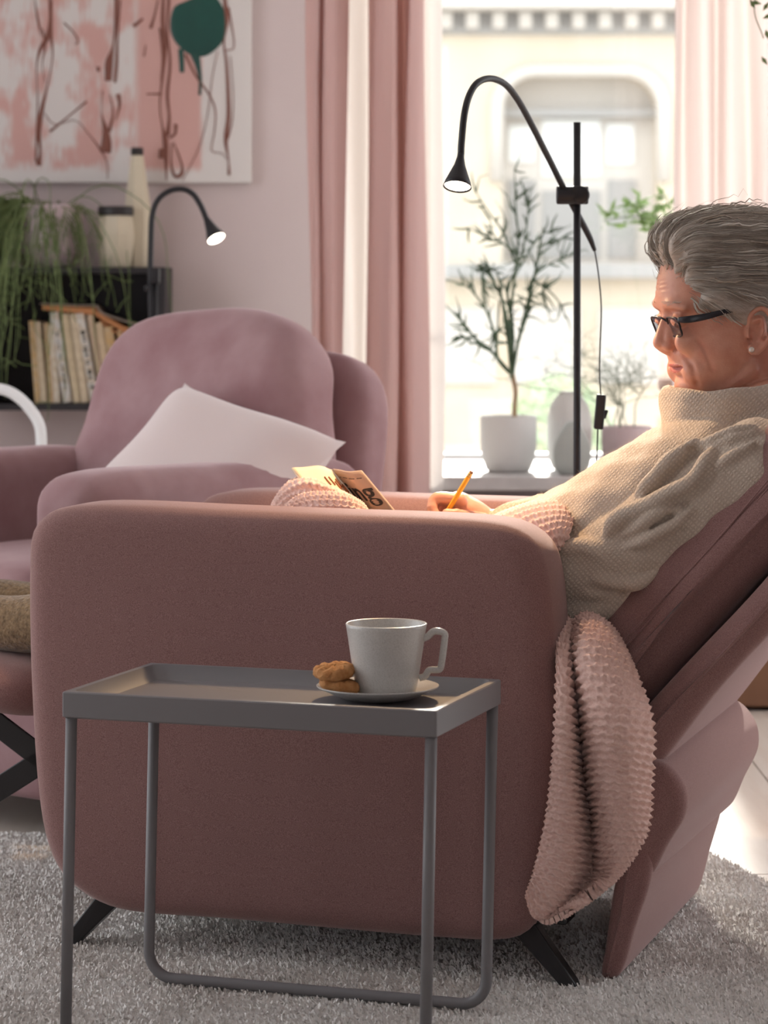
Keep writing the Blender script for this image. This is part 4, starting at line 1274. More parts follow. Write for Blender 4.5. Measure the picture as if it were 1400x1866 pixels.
# sprig of a hanging plant at the upper right edge
hp_ = empty('hanging_plant', at(1440, -260, 5.2))
tag(hp_, 'sprig of dark leaves hanging in at the upper right corner', 'plant')
mesh('hanging_pot', *g_lathe([(.001, 0), (.05, 0), (.07, .02), (.085, .10), (.088, .13), (.082, .13), (.001, .11)], 36), 'white_ceramic', hp_)
for s_ in (-1, 1): mesh('cord', *g_tube([(.08 * s_, 0, .128), (0, 0, ZC - hp_.location.z + .0)], .0012, 5), 'twig', hp_)
def hr(px, py): p = at(px, py, 5.2); return np.array(p) - np.array(hp_.location)
mesh('stem', *g_tube([hr(1430, -330 + 180), hr(1400, -100), hr(1375, 8), hr(1392, 70)], .0011, 5, n=30), 'stem_green', hp_)
for a, b_, dx, dz in ((1372, 8, -.6, 1), (1396, 12, .5, .8), (1378, 5, .8, -.2), (1398, 62, .2, -1), (1393, 110, .4, -.6), (1384, -10, -.5, .4), (1399, 30, .7, .3)):
    c_ = hr(a, b_); d_ = np.array([dx, -.2, dz]); d_ /= np.linalg.norm(d_); s_ = np.cross(d_, [0, 1, 0])
    V = [c_ - d_ * .010, c_ + s_ * .0045, c_ + d_ * .012, c_ - s_ * .0045, c_ + np.array([0, -.002, 0])]
    mesh('leaf', V, [(0, 1, 4), (1, 2, 4), (2, 3, 4), (3, 0, 4)], 'leaf_green', hp_)

# ------------------------------------------------------------------ wooden box at the right edge, behind the near chair
wbx = empty('wooden_box', (.95, 6.36, 0), math.radians(-4))
tag(wbx, 'brown wooden storage box on the floor at the right edge, behind the reclined chair', 'box')
mesh('box_body', *g_box((0, 0, .13), (.34, .44, .24), .006), 'brown_wood', wbx, False)
mesh('lid', *g_box((0, 0, .262), (.36, .46, .022), .005), 'brown_wood', wbx, False)
for sx_ in (-1, 1):
    for sy_ in (-1, 1): mesh('foot', *g_box((sx_ * .14, sy_ * .19, .006), (.03, .03, .0115), .002), 'brown_wood', wbx, False)
# ------------------------------------------------------------------ the seated person (in the frame of the near chair)
from mathutils.bvhtree import BVHTree
def seat_in_chair(o):
    o.location = CH_O; o.rotation_euler = (0, 0, CH_R); return o
HYAW = math.radians(15)
HD = 4.0
def HP(px, py, y=0.0):
    """head frame point: photo pixel on the face midline plane, y = metres across (negative: camera side)"""
    x = (px - 1300) * HD / FOCAL / math.cos(HYAW)
    return HW(x, y, EYE_Z - (py - HOR_Y) * HD / FOCAL)
_c, _s = math.cos(HYAW), math.sin(HYAW)
_cc, _cs = math.cos(-CH_R), math.sin(-CH_R)
def HW(x, y, z):
    X = 600 * HD / FOCAL + x * _c - y * _s - CH_O.x
    Y = HD + x * _s + y * _c - CH_O.y
    return np.array([X * _cc - Y * _cs, X * _cs + Y * _cc, z])
HXD = HW(1, 0, 0) - HW(0, 0, 0); HYD = HW(0, 1, 0) - HW(0, 0, 0)
HM = np.column_stack([HXD, HYD, (0, 0, 1)])

def head_loft(tab, n=64, pw=2.15):
    rows = []
    tab = np.array(tab, float)
    q = crom(tab, 60)
    th = np.linspace(0, 2 * np.pi, n, endpoint=False)
    for py, f, b_, w in q:
        f_, bb = (f - 1300) * .00083, (b_ - 1300) * .00083
        xc = f_ + .60 * (bb - f_)
        c_, s_ = np.cos(th), np.sin(th)
        x = np.where(c_ > 0, xc + (bb - xc) * np.abs(c_) ** (2 / pw), xc - (xc - f_) * np.abs(c_) ** (2 / pw))
        y = max(w, .001) * np.sign(s_) * np.abs(s_) ** (2 / pw)
        z = EYE_Z - (py - HOR_Y) * HD / FOCAL
        rows.append(np.array([HW(a, c2_, z) for a, c2_ in zip(x, y)]))
    V, F = g_grid(np.array(rows), cv=True)
    return V, F + [tuple(range(n))[::-1], tuple(range(len(V) - n, len(V)))]
skull = head_loft([(400, 1300, 1340, .012), (406, 1275, 1375, .036), (425, 1238, 1412, .058), (455, 1217, 1430, .069), (484, 1207, 1437, .0735), (510, 1200, 1440, .0755), (532, 1197, 1440, .076), (549, 1198, 1436, .0745),
                   (572, 1207, 1428, .0715), (596, 1214, 1416, .0700), (620, 1217, 1402, .0685), (640, 1217, 1388, .0665), (655, 1221, 1376, .0640), (668, 1226, 1364, .0615), (686, 1236, 1348, .0565), (704, 1237, 1330, .049), (719, 1246, 1315, .038), (729, 1262, 1300, .022), (732, 1272, 1290, .006)])
def limb(pts, r, r2=None, n=None, sides=20, up=(0, 0, 1)): return g_tube(pts, r, sides, n=n, r2=r2, round_end=True, up=up)
# first pass: broad forms, strongly smoothed
A_ = [skull, limb([HP(1372, 640), HP(1368, 700), HP(1372, 790)], [.056, .055, .060], n=12, sides=28), g_ball(HP(1246, 703), (.015, .022, .016), HM)]
for s in (-1, 1):
    A_.append(limb([HP(1207, 556, s * .010), HP(1209, 553, s * .030), HP(1224, 560, s * .050)], [.0080, .0085, .0070], n=12))
    A_.append(g_ball(HP(1250, 622, s * .033), (.032, .017, .024), HM))
    A_.append(g_ball(HP(1268, 672, s * .030), (.034, .024, .028), HM))
    A_.append(limb([HP(1252, 712, s * .014), HP(1300, 702, s * .040), HP(1345, 672, s * .054)], [.014, .014, .014], n=14))
head_a = union(A_, .0028, 14, .5)
# second pass: nose, lids
B_ = [as_piece(head_a)]
B_.append(limb([HP(1213, 572), HP(1206, 592), HP(1202, 608), HP(1199, 622)], [.0055, .0062, .0078, .0098], n=14))
B_.append(g_ball(HP(1200, 624), .0105)); B_.append(limb([HP(1203, 634), HP(1218, 642)], .0058))
B_.append(limb([HP(1231, 650), HP(1236, 664)], .0085, .014))
for s in (-1, 1):
    B_.append(g_ball(HP(1213, 631, s * .0110), (.0105, .0070, .0075), HM))
    B_.append(limb([HP(1216, 592, s * .005), HP(1213, 618, s * .009)], [.0075, .0085]))
    B_.append(g_ball(HP(1220, 583, s * .031), (.0120, .0155, .0105), HM))
head_b = union(B_, .0021, 4, .5)
P_ = [as_piece(head_b)]
hbv, hbf = P_[0]
hb = BVHTree.FromPolygons(hbv, hbf)
def on_face(y, py, out=0.0):
    """point of the face surface straight ahead of (y, py), pushed out by `out`"""
    o = HW(-.25, y, EYE_Z - (py - HOR_Y) * HD / FOCAL)
    q, nn, _, _ = hb.ray_cast(Vector(o), Vector(HXD))
    if q is None: return HP(1230, py, y)
    return np.array(q) - HXD * out
def stick(p):
    q, nn, _, _ = hb.find_nearest(Vector(p)); return np.array(q)
# lips
UL = [on_face(y, 664.5 + 3.0 * (abs(y) / .027) ** 2, -.0010) for y in np.linspace(-.026, .026, 9)]
LL = [on_face(y, 676.5 - 6.0 * (abs(y) / .027) ** 2, -.0012) for y in np.linspace(-.024, .024, 9)]
P_.append(limb(UL, [.0012, .0028, .0036, .0042, .0040, .0042, .0036, .0028, .0012], n=24, sides=12))
P_.append(limb(LL, [.0012, .0030, .0040, .0047, .0050, .0047, .0040, .0030, .0012], n=24, sides=12))
ML = [on_face(y, 670.0 - 1.5 * (abs(y) / .027) ** 2, .0012) for y in np.linspace(-.029, .029, 11)]
# ears
def ear(s):
    e = []
    def E_(px, py, out): return HP(px - 30, py, s * (.0715 + out))
    rimp = [E_(1362, 606, .001), E_(1360, 580, .006), E_(1366, 567, .010), E_(1379, 561, .013), E_(1391, 570, .015), E_(1396, 590, .015), E_(1393, 612, .012), E_(1384, 630, .008), E_(1373, 640, .005)]
    e.append(limb(rimp, [.0035, .0038, .0038, .004, .004, .0038, .0036, .0042, .005], n=40, sides=12))
    e.append(g_ball(E_(1378, 602, .003), (.0135, .005, .030), HM))
    e.append(g_ball(E_(1368, 634, .003), (.0085, .0048, .0095), HM))
    e.append(limb([E_(1366, 585, .007), E_(1379, 580, .010), E_(1384, 598, .010), E_(1378, 618, .007)], .0028, n=18, sides=10))
    e.append(limb([E_(1359, 600, .004), E_(1360, 612, .004)], .0045))
    return e
P_ += ear(-1) + ear(1)
# trunk and limbs under the clothes
def W3(x, y, z): return np.array([x, y, z])
BY_ = .37
P_.append(limb([W3(.12, BY_, .47), W3(.30, BY_, .53), W3(.47, BY_, .67), W3(.555, BY_, .75)], [.085, .085, .08, .06], [.13, .14, .16, .09], n=14, up=(0, 0, 1)))
# right hand with the pencil: wrist, palm, fingers
def hand(pal, fingers, thumb, arm):
    P_.append(limb(arm, [.030, .026, .023], n=10))
    P_.append(limb(pal, [.016, .018, .015], [.020, .027, .026], n=10))
    for f in fingers + [thumb]:
        k = len(f)
        P_.append(limb(f, list(np.linspace(.0098, .0072, k)), n=16, sides=12))
        for j in f[1:-1]: P_.append(g_ball(j, .0092, nu=8, nv=12))
rh_f = [[cl(840, 910, .452), cl(797, 907, .445), cl(788, 925, .437), cl(798, 942, .432)],
        [cl(844, 911, .470), cl(800, 912, .465), cl(791, 932, .456), cl(803, 950, .449)],
        [cl(850, 917, .487), cl(810, 921, .484), cl(801, 942, .475), cl(815, 957, .467)],
        [cl(858, 925, .502), cl(824, 933, .499), cl(816, 949, .491), cl(828, 963, .483)]]
rh_t = [cl(882, 946, .452), cl(852, 940, .436), cl(832, 937, .428), cl(814, 935, .422)]
hand([cl(896, 952, .475), cl(868, 934, .476), cl(846, 918, .476)], rh_f, rh_t, [W3(.33, .58, .56), W3(.23, .53, .575), cl(900, 955, .476)])
# left hand resting in the lap behind the armrest
lh = np.array([.03, .28, .555])
lf_ = [[lh + (-.03, -.028 + .019 * i, .006), lh + (-.075, -.03 + .020 * i, .004), lh + (-.100, -.03 + .019 * i, -.010), lh + (-.112, -.03 + .018 * i, -.026)] for i in range(4)]
hand([lh + (.04, 0, -.004), lh + (0, 0, .004), lh + (-.03, 0, .004)], lf_, [lh + (.02, -.03, -.004), lh + (-.01, -.048, -.008), lh + (-.035, -.052, -.012), lh + (-.055, -.048, -.018)], [W3(.30, .22, .525), W3(.17, .25, .54), lh + (.05, 0, -.004)])
# legs and feet
for yy, dz in ((.28, 0), (.45, .0)):
    P_.append(limb([W3(.10, yy, .475), W3(-.10, yy, .515), W3(-.20, yy, .52), W3(-.40, yy, .465), W3(-.60, yy, .425), W3(-.80, yy, .435)], [.072, .062, .054, .048, .034, .028], n=26))
    P_.append(limb([W3(-.78, yy, .425), W3(-.84, yy, .45), W3(-.865, yy, .53), W3(-.86, yy, .60)], [.030, .032, .026, .018], [.03, .036, .042, .034], n=14))
body_me = union(P_, .0020, 2, .5)
V, Nn = get_co(body_me)
def dent(V, Nn, c, r, amt):
    d = ((V - np.asarray(c)) / np.asarray(r) if not np.isscalar(r) else (V - np.asarray(c)) / r)
    return V + Nn * (amt * np.exp(-(d ** 2).sum(1)))[:, None]
def groove(V, Nn, pts, r, amt):
    P = crom(pts, 24)
    best = np.full(len(V), 1e9)
    lo_, hi_ = P.min(0) - .02, P.max(0) + .02
    m_ = np.all((V > lo_) & (V < hi_), 1)
    sub = V[m_]
    if len(sub): best[m_] = np.min(((sub[:, None, :] - P[None]) ** 2).sum(-1), 1)
    return V + Nn * (amt * np.exp(-best / r ** 2))[:, None]
for s in (-1, 1):
    V = dent(V, Nn, HP(1210, 573, s * .018), .008, -.004)
    V = groove(V, Nn, [HP(1207, 590, s * .022), HP(1207, 592, s * .031), HP(1212, 592, s * .042)], .0022, -.0018)        # closed lid line
    V = groove(V, Nn, [stick(q) for q in (HP(1222, 632, s * .020), HP(1236, 648, s * .032), HP(1246, 668, s * .038), HP(1254, 690, s * .036))], .0042, -.0040)   # fold nose to mouth
    V = groove(V, Nn, [stick(q) for q in (HP(1248, 618, s * .048), HP(1262, 640, s * .052), HP(1272, 668, s * .052))], .0035, -.0017)
    V = groove(V, Nn, [HP(1212, 634, s * .0075), HP(1216, 637, s * .0095)], .0032, -.0045)                                # nostril
    V = groove(V, Nn, [HP(1219, 622, s * .020), HP(1222, 632, s * .019), HP(1217, 640, s * .016)], .0028, -.0034)          # wing crease
    def E2(px, py, o): return HP(px - 30, py, s * (.0715 + o))
    V = dent(V, Nn, E2(1369, 606, .006), (.009, .012, .012), -.0065)
    V = groove(V, Nn, [E2(1388, 580, .012), E2(1390, 600, .012), E2(1386, 615, .010)], .003, -.003)
    for k, yy in enumerate((512, 520, 529)):
        V = groove(V, Nn, [HP(1199, yy, s * .004), HP(1201, yy - 2, s * .022), HP(1209, yy + 1, s * .040)], .0018, -.0014)   # forehead lines
V = groove(V, Nn, ML, .0019, -.0045)     # mouth line
set_co(body_me, V)
person = seat_in_chair(link('person', body_me, None, 'skin'))
body_me.materials.append(MATS['lip'])                      # lip colour on the faces along the two lips
ctr_ = np.empty(len(body_me.polygons) * 3, np.float32); body_me.polygons.foreach_get('center', ctr_); ctr_ = ctr_.reshape(-1, 3)
lipc = crom(ML[1:-1], 30)
near_ = np.all((ctr_ > lipc.min(0) - .01) & (ctr_ < lipc.max(0) + .01), 1)
mi = np.zeros(len(ctr_), np.int32)
dl = ((ctr_[near_][:, None] - lipc[None]) ** 2).sum(-1)
hw_ = .0072 * (1 - .55 * (np.abs(np.linspace(-1, 1, 30)) ** 2))
mi[np.where(near_)[0]] = (np.sqrt(dl) < hw_[None]).any(1)
body_me.polygons.foreach_set('material_index', mi)
tag(person, 'person with short grey hair in a beige turtleneck sweater, reading reclined with a pencil', 'person')
# ---- sweater
def ell(c, r, R=None): return g_ball(c, r, R)
Sw = []
Sw.append(limb([W3(.03, BY_, .50), W3(.16, BY_, .515), W3(.30, BY_, .565), W3(.42, BY_, .650), W3(.505, BY_, .712), W3(.560, BY_, .745)], [.075, .090, .098, .090, .070, .045], [.16, .175, .185, .190, .165, .10], n=26, sides=36))
def up_arm(y, sh, el, wr_, rs):
    Sw.append(limb([sh, (np.array(sh) + el) / 2 + np.array([.005, 0, -.006]), el], rs[:3], n=16, sides=28))
    Sw.append(limb([el, (np.array(el) + wr_) / 2 + np.array([0, 0, -.008]), wr_], rs[2:5], n=16, sides=28))
up_arm(0, W3(.590, .198, .697), W3(.358, .205, .543), W3(.16, .235, .530), [.074, .077, .068, .062, .045])
up_arm(1, W3(.590, .540, .697), W3(.37, .585, .560), W3(.175, .505, .590), [.070, .074, .062, .050, .036])
Sw.append(limb([W3(.570, .22, .705), W3(.580, .36, .72), W3(.570, .52, .705)], [.055, .05, .055], n=14, sides=24))
# folds of the near sleeve and the front
def fold(pts, r): Sw.append(limb(pts, r, n=24, sides=10))
fold([cl(1108, 985, .160), cl(1120, 955, .140), cl(1160, 928, .128), cl(1215, 905, .122), cl(1258, 880, .124), cl(1285, 845, .135), cl(1296, 815, .15)], [.010, .014, .014, .013, .014, .013, .008])
fold([cl(1150, 935, .145), cl(1185, 880, .150), cl(1225, 838, .160), cl(1268, 806, .165)], [.008, .013, .013, .008])
fold([cl(1120, 985, .145), cl(1160, 962, .124), cl(1200, 935, .118), cl(1240, 925, .122)], [.005, .008, .008, .004])
fold([cl(1000, 1012, .185), cl(1040, 1002, .165), cl(1078, 1000, .155), cl(1110, 1022, .145), cl(1140, 1042, .142), cl(1185, 1030, .15)], [.012, .016, .018, .014, .010, .005])
fold([cl(1010, 1110, .165), cl(1060, 1120, .15), cl(1110, 1110, .15), cl(1150, 1080, .15)], [.012, .016, .016, .010])
fold([cl(1240, 1000, .14), cl(1275, 950, .137), cl(1310, 905, .14)], [.004, .007, .004])
fold([cl(1130, 1000, .140), cl(1175, 985, .122), cl(1225, 958, .118), cl(1262, 925, .122)], [.005, .009, .009, .004])
fold([cl(1060, 1040, .150), cl(1110, 1060, .136), cl(1165, 1062, .132), cl(1205, 1040, .138)], [.006, .011, .010, .005])
fold([cl(1020, 1070, .165), cl(1070, 1082, .148), cl(1120, 1085, .142)], [.008, .010, .006])
fold([cl(1235, 845, .19), cl(1280, 812, .165), cl(1330, 795, .150), cl(1372, 782, .150)], [.006, .010, .012, .010])
fold([cl(1300, 860, .135), cl(1335, 830, .130), cl(1375, 805, .130)], [.005, .008, .005])
fold([cl(1035, 925, .50), cl(1048, 905, .50), cl(1075, 895, .47)], [.012, .016, .012])
fold([cl(905, 958, .47), cl(940, 945, .48), cl(985, 935, .50)], [.024, .028, .03])
# turtleneck: thick folded collar
def collar():
    rows = []
    th = np.linspace(0, 2 * np.pi, 56, endpoint=False)
    # (front px, back px, py at front, py at back, half width) of successive rings: outer bottom -> rim -> inner
    R_ = [(1232, 1478, 838, 775, .100), (1222, 1488, 815, 765, .108), (1212, 1492, 780, 748, .110), (1207, 1490, 745, 722, .106), (1208, 1484, 722, 704, .100), (1214, 1476, 709, 692, .093), (1224, 1468, 706, 690, .086), (1236, 1458, 715, 697, .078), (1246, 1448, 745, 725, .072), (1250, 1446, 800, 770, .070)]
    for f, b_, pf_, pb_, w in R_:
        f_, bb = (f - 1300) * .00083, (b_ - 1300) * .00083
        c_ = np.cos(th); s_ = np.sin(th)
        x = (f_ + bb) / 2 + (bb - f_) / 2 * c_
        y = w * s_
        zz = EYE_Z - ((pf_ + pb_) / 2 + (pb_ - pf_) / 2 * c_ - HOR_Y) * HD / FOCAL
        zz = zz + .004 * np.sin(3 * th + f * .03)
        rows.append(np.array([HW(a, c2, d) for a, c2, d in zip(x, y, zz)]))
    return g_grid(np.array(rows), cu=True, cv=True)
Sw.append(collar())
sw_me = union(Sw, .0032, 4, .5)
V, Nn = get_co(sw_me)
V = V + Nn * (.0022 * np.sin(V @ np.array([60, 20, 45])) * np.sin(V @ np.array([-35, 40, 70])))[:, None]
V = groove(V, Nn, [cl(1225, 835, .20), cl(1270, 818, .15), cl(1330, 788, .14), cl(1400, 775, .14)], .007, -.006)
V = groove(V, Nn, [cl(1222, 912, .12), cl(1262, 892, .12), cl(1292, 855, .13)], .007, -.006)
set_co(sw_me, V)
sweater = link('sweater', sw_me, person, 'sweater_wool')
# fine mohair fuzz
V, Nn = get_co(sw_me)
g = np.random.default_rng(4)
ii = g.choice(len(V), 16000)
d_ = Nn[ii] + g.normal(0, .55, (len(ii), 3)); d_ /= np.linalg.norm(d_, axis=1)[:, None]
s_ = np.cross(d_, g.normal(size=(len(ii), 3))); s_ /= np.linalg.norm(s_, axis=1)[:, None]
L_f = g.uniform(.002, .0065, len(ii))[:, None]
bend = g.normal(0, .3, (len(ii), 3))
a0 = V[ii]; a1 = a0 + d_ * L_f * .5; a2f = a0 + (d_ + bend) * L_f
w_f = .00011
FV = np.stack([a0 - s_ * w_f, a0 + s_ * w_f, a1 - s_ * w_f * .8, a1 + s_ * w_f * .8, a2f], 1).reshape(-1, 3)
k5 = np.arange(len(ii)) * 5
FT = np.concatenate([np.stack([k5, k5 + 1, k5 + 3], 1), np.stack([k5, k5 + 3, k5 + 2], 1), np.stack([k5 + 2, k5 + 3, k5 + 4], 1)])
tag(fast_tris('wool_fuzz', FV, FT, mat('fuzz', '#e2d2bd', 1.0, translucent=.4), sweater), kind='stuff')
# ---- trousers
Tr = []
for yy in (.28, .45):
    Tr.append(limb([W3(.12, yy, .47), W3(-.08, yy, .515), W3(-.20, yy, .522), W3(-.38, yy, .475), W3(-.55, yy, .432), W3(-.68, yy, .440), W3(-.76, yy, .446)], [.088, .078, .068, .062, .046, .039, .036], n=30, sides=24))
tr_me = union(Tr, .006, 3)
link('trousers', tr_me, person, 'trouser_wool')

So = []
for yy in (.28, .45):
    So.append(limb([W3(-.66, yy, .434), W3(-.76, yy, .440), W3(-.83, yy, .447)], [.034, .033, .034], n=12, sides=18))
    So.append(limb([W3(-.78, yy, .425), W3(-.84, yy, .45), W3(-.865, yy, .53), W3(-.86, yy, .605)], [.035, .037, .031, .022], [.035, .041, .047, .038], n=14, sides=20))
link('socks', union(So, .005, 3), person, mat('sock_wool', '#b9ab9c', 1.0, sheen=.3, bump=(300, .5, .002), spec=.1))
# ---- hair: soft volume, then combed-back strands
Hv = []
hairtab = [(382, 1300, 1345, .012), (386, 1272, 1392, .034), (395, 1240, 1424, .056), (410, 1211, 1447, .069), (428, 1195, 1458, .077), (446, 1193, 1463, .080), (464, 1199, 1465, .0815), (480, 1209, 1466, .0825), (500, 1214, 1465, .083), (520, 1219, 1462, .0835), (540, 1224, 1458, .083), (556, 1231, 1452, .082), (570, 1243, 1448, .080), (582, 1262, 1445, .0765), (592, 1290, 1442, .0725), (602, 1335, 1438, .068), (612, 1392, 1434, .064), (635, 1394, 1430, .066), (660, 1398, 1424, .06), (680, 1402, 1415, .045)]
hv = head_loft(hairtab, 72, 2.9)
hair_me = union([hv], .0035, 3)
V, Nn = get_co(hair_me)
# lock relief running backwards
HV = (V - HW(0, 0, 0)) @ HM
ang_ = np.arctan2(HV[:, 1], HV[:, 2] - .86)
V = V + Nn * (.0016 * np.sin(ang_ * 26 + 5 * np.sin(HV[:, 0] * 30)) + .0012 * np.sin(ang_ * 47 + HV[:, 0] * 60))[:, None]
set_co(hair_me, V)
hair = link('hair', hair_me, person, 'hair_grey')
bvh = BVHTree.FromPolygons([tuple(v) for v in V], [tuple(p.vertices) for p in hair_me.polygons])
g = np.random.default_rng(2)
idx = g.choice(len(V), 6500)
SV, SF_, tone = [], [], []
for ii in idx:
    p = V[ii].copy(); h = (p - HW(0, 0, 0)) @ HM
    if h[2] < .80 and h[0] < .06: continue
    steps = g.integers(7, 13)
    clump = math.sin(ang_[ii] * 19) * .12
    lock = ii % 13 == 0
    lift = abs(g.normal(.0012, .0012)) + (.0015 if lock else 0) + (abs(g.normal(0, .003)) if ii % 29 == 0 else 0)
    path = []
    side = np.sign(h[1])
    for k in range(steps):
        q, nn, _, _ = bvh.find_nearest(Vector(p))
        if q is None: break
        nn = np.array(nn); path.append(np.array(q) + nn * (lift * (1 + .25 * k * g.uniform(.4, 1.2)) if k else -.0005))
        hh_ = (np.array(q) - HW(0, 0, 0)) @ HM
        if .012 < hh_[0] < .085 and hh_[2] < .928 and abs(hh_[1]) > .04: break
        low = np.clip((.965 - hh_[2]) / .08, 0, 1)                       # sides fall downwards
        frontf = np.clip((-.05 - hh_[0]) / .03, 0, 1)
        d = np.array([1.0 - .35 * low, side * .15 * (1 - low), .9 * frontf * (1 - low) - .95 * low + .12 * clump])
        d = HM @ (d + g.normal(0, .06, 3))
        d = d - nn * (d @ nn); d /= np.linalg.norm(d) + 1e-9
        p = np.array(q) + d * .0065
    if len(path) < 5: continue
    path = np.array(path)
    r0 = g.uniform(.0012, .0024) if lock else g.uniform(.00030, .00070)
    v_, f_ = g_tube(path, np.linspace(r0, r0 * .25, len(path)), 3, cap=False)
    n0 = len(SV); SV += v_; SF_ += [tuple(i + n0 for i in f) for f in f_]
    tone += [float(np.clip(g.uniform() * .55 + .2 * (.5 + .5 * math.sin(ang_[ii] * 31)) + .45 * np.clip((.95 - h[2]) / .08, 0, 1), 0, 1))] * len(v_)
m = bpy.data.materials.new('hair_strand'); m.use_nodes = True
nt = m.node_tree; b_ = nt.nodes['Principled BSDF']; b_.inputs['Roughness'].default_value = .42
at_ = nt.nodes.new('ShaderNodeAttribute'); at_.attribute_name = 'tone'
rp_ = nt.nodes.new('ShaderNodeValToRGB'); nt.links.new(at_.outputs['Fac'], rp_.inputs[0])
rp_.color_ramp.elements[0].color = S('#9b8a78'); rp_.color_ramp.elements[1].color = S('#ece5dc')
nt.links.new(rp_.outputs[0], b_.inputs['Base Color'])
so = mesh('hair_strands', SV, SF_, m, hair)
ta = so.data.attributes.new('tone', 'FLOAT', 'POINT'); ta.data.foreach_set('value', np.array(tone, np.float32))
tag(so, kind='stuff')
# eyebrow
eb = MB()
for s in (-1, 1):
    for k in range(34):
        t = g.uniform(); p = HP(1199 + 14 * t, 551 + 2 * math.sin(t * 3) + g.normal(0, 1.2), s * (.014 + .034 * t))
        q, nn, _, _ = hb.find_nearest(Vector(p)); p = np.array(q) + np.array(nn) * .0004
        e = p + HYD * s * .006 + np.array([0, 0, .002]) + HXD * .002
        eb.add(g_tube([p - HXD * .001, e], [.00025, .0001], 3, cap=False))
eb.build('eyebrows', 'hair_grey', person)
mesh('earring', *g_ball(HP(1362 - 30, 635, -.0805), .0042), 'pearl', person)

# ---- glasses
gl = seat_in_chair(empty('glasses'))
tag(gl, 'dark-framed glasses low on the nose of the seated person', 'glasses')
def lens_pt(s, a, c):
    """a: -1 inner .. 1 outer, c: -1 bottom .. 1 top"""
    y = s * (.0315 + .0215 * a)
    top = np.array([(1204.5 + 2.5 * a * a, 577.5)]); bot = np.array([(1217.5 + 2.5 * a * a, 612)])
    t = (1 - c) / 2
    px, py = (top + (bot - top) * t)[0]
    return HP(px, py, y)
def rrect(n=44, e=5):
    th = np.linspace(0, 2 * np.pi, n, endpoint=False)
    c_, s_ = np.cos(th), np.sin(th)
    k = (np.abs(c_) ** e + np.abs(s_) ** e) ** (-1 / e)
    return np.column_stack([c_ * k, s_ * k])
for s in (-1, 1):
    ring = np.array([lens_pt(s, a * (1 - .06 * (c < 0)), c) for a, c in rrect()])
    G = []
    T_ = np.roll(ring, -1, 0) - np.roll(ring, 1, 0); T_ /= np.linalg.norm(T_, axis=1)[:, None]
    nrm = np.cross(ring[11] - ring[0], ring[22] - ring[0]); nrm /= np.linalg.norm(nrm)
    inn = np.cross(T_, nrm)
    for k in range(6):
        a = k * math.pi / 3
        G.append(ring + inn * math.cos(a) * .0012 + nrm * math.sin(a) * .0016)
    mesh('rim', *g_grid(np.array(G), cu=True, cv=True), 'glasses_frame', gl)
    c_ = ring.mean(0)
    Vl = [tuple(p + nrm * .0005) for p in ring] + [tuple(p - nrm * .0005) for p in ring]
    k = len(ring)
    mesh('lens', Vl, [tuple(range(k)), tuple(range(k, 2 * k))[::-1]] + [(i, (i + 1) % k, k + (i + 1) % k, k + i) for i in range(k)], 'spectacle_glass', gl, False)
    hinge = lens_pt(s, 1.0, .75)
    tpl = [hinge, HP(1222, 581, s * .0645), HP(1250, 576, s * .0725), HP(1290, 566, s * .0765), HP(1335, 560, s * .0765), HP(1352, 575, s * .072)]
    mesh('temple', *g_tube(tpl, [.0036, .0050, .0046, .0036, .0024, .0018], 10, n=30, r2=.0011, up=(0, 0, 1)), 'glasses_frame', gl)
mesh('bridge', *g_tube([lens_pt(-1, -1, .5), HP(1201, 578, 0), lens_pt(1, -1, .5)], .0013, 8, n=12), 'glasses_frame', gl)

# ---- pencil
pe = seat_in_chair(empty('pencil'))
tag(pe, 'yellow hexagonal pencil held upright in the hand', 'pencil')
a_, z0_ = cl(860, 859, .440), cl(812, 938, .4345)
dr = (z0_ - a_) / np.linalg.norm(z0_ - a_)
mesh('shaft', *g_tube([a_ + dr * .010, a_ + dr * .125], .0037, 6), 'pencil_yellow', pe, False)
mesh('ferrule', *g_tube([a_ + dr * .003, a_ + dr * .0045, a_ + dr * .006, a_ + dr * .0075, a_ + dr * .0105], [.0038, .0036, .0039, .0037, .0039], 14), 'brass', pe)
mesh('eraser', *g_tube([a_, a_ + dr * .0032], [.0032, .0036], 12), 'eraser', pe)
mesh('point', *g_tube([a_ + dr * .125, a_ + dr * .142], [.0035, .0004], 6), 'paper', pe, False)
mesh('lead', *g_tube([a_ + dr * .1405, a_ + dr * .1465], [.0008, .0002], 6), 'ink', pe, False)
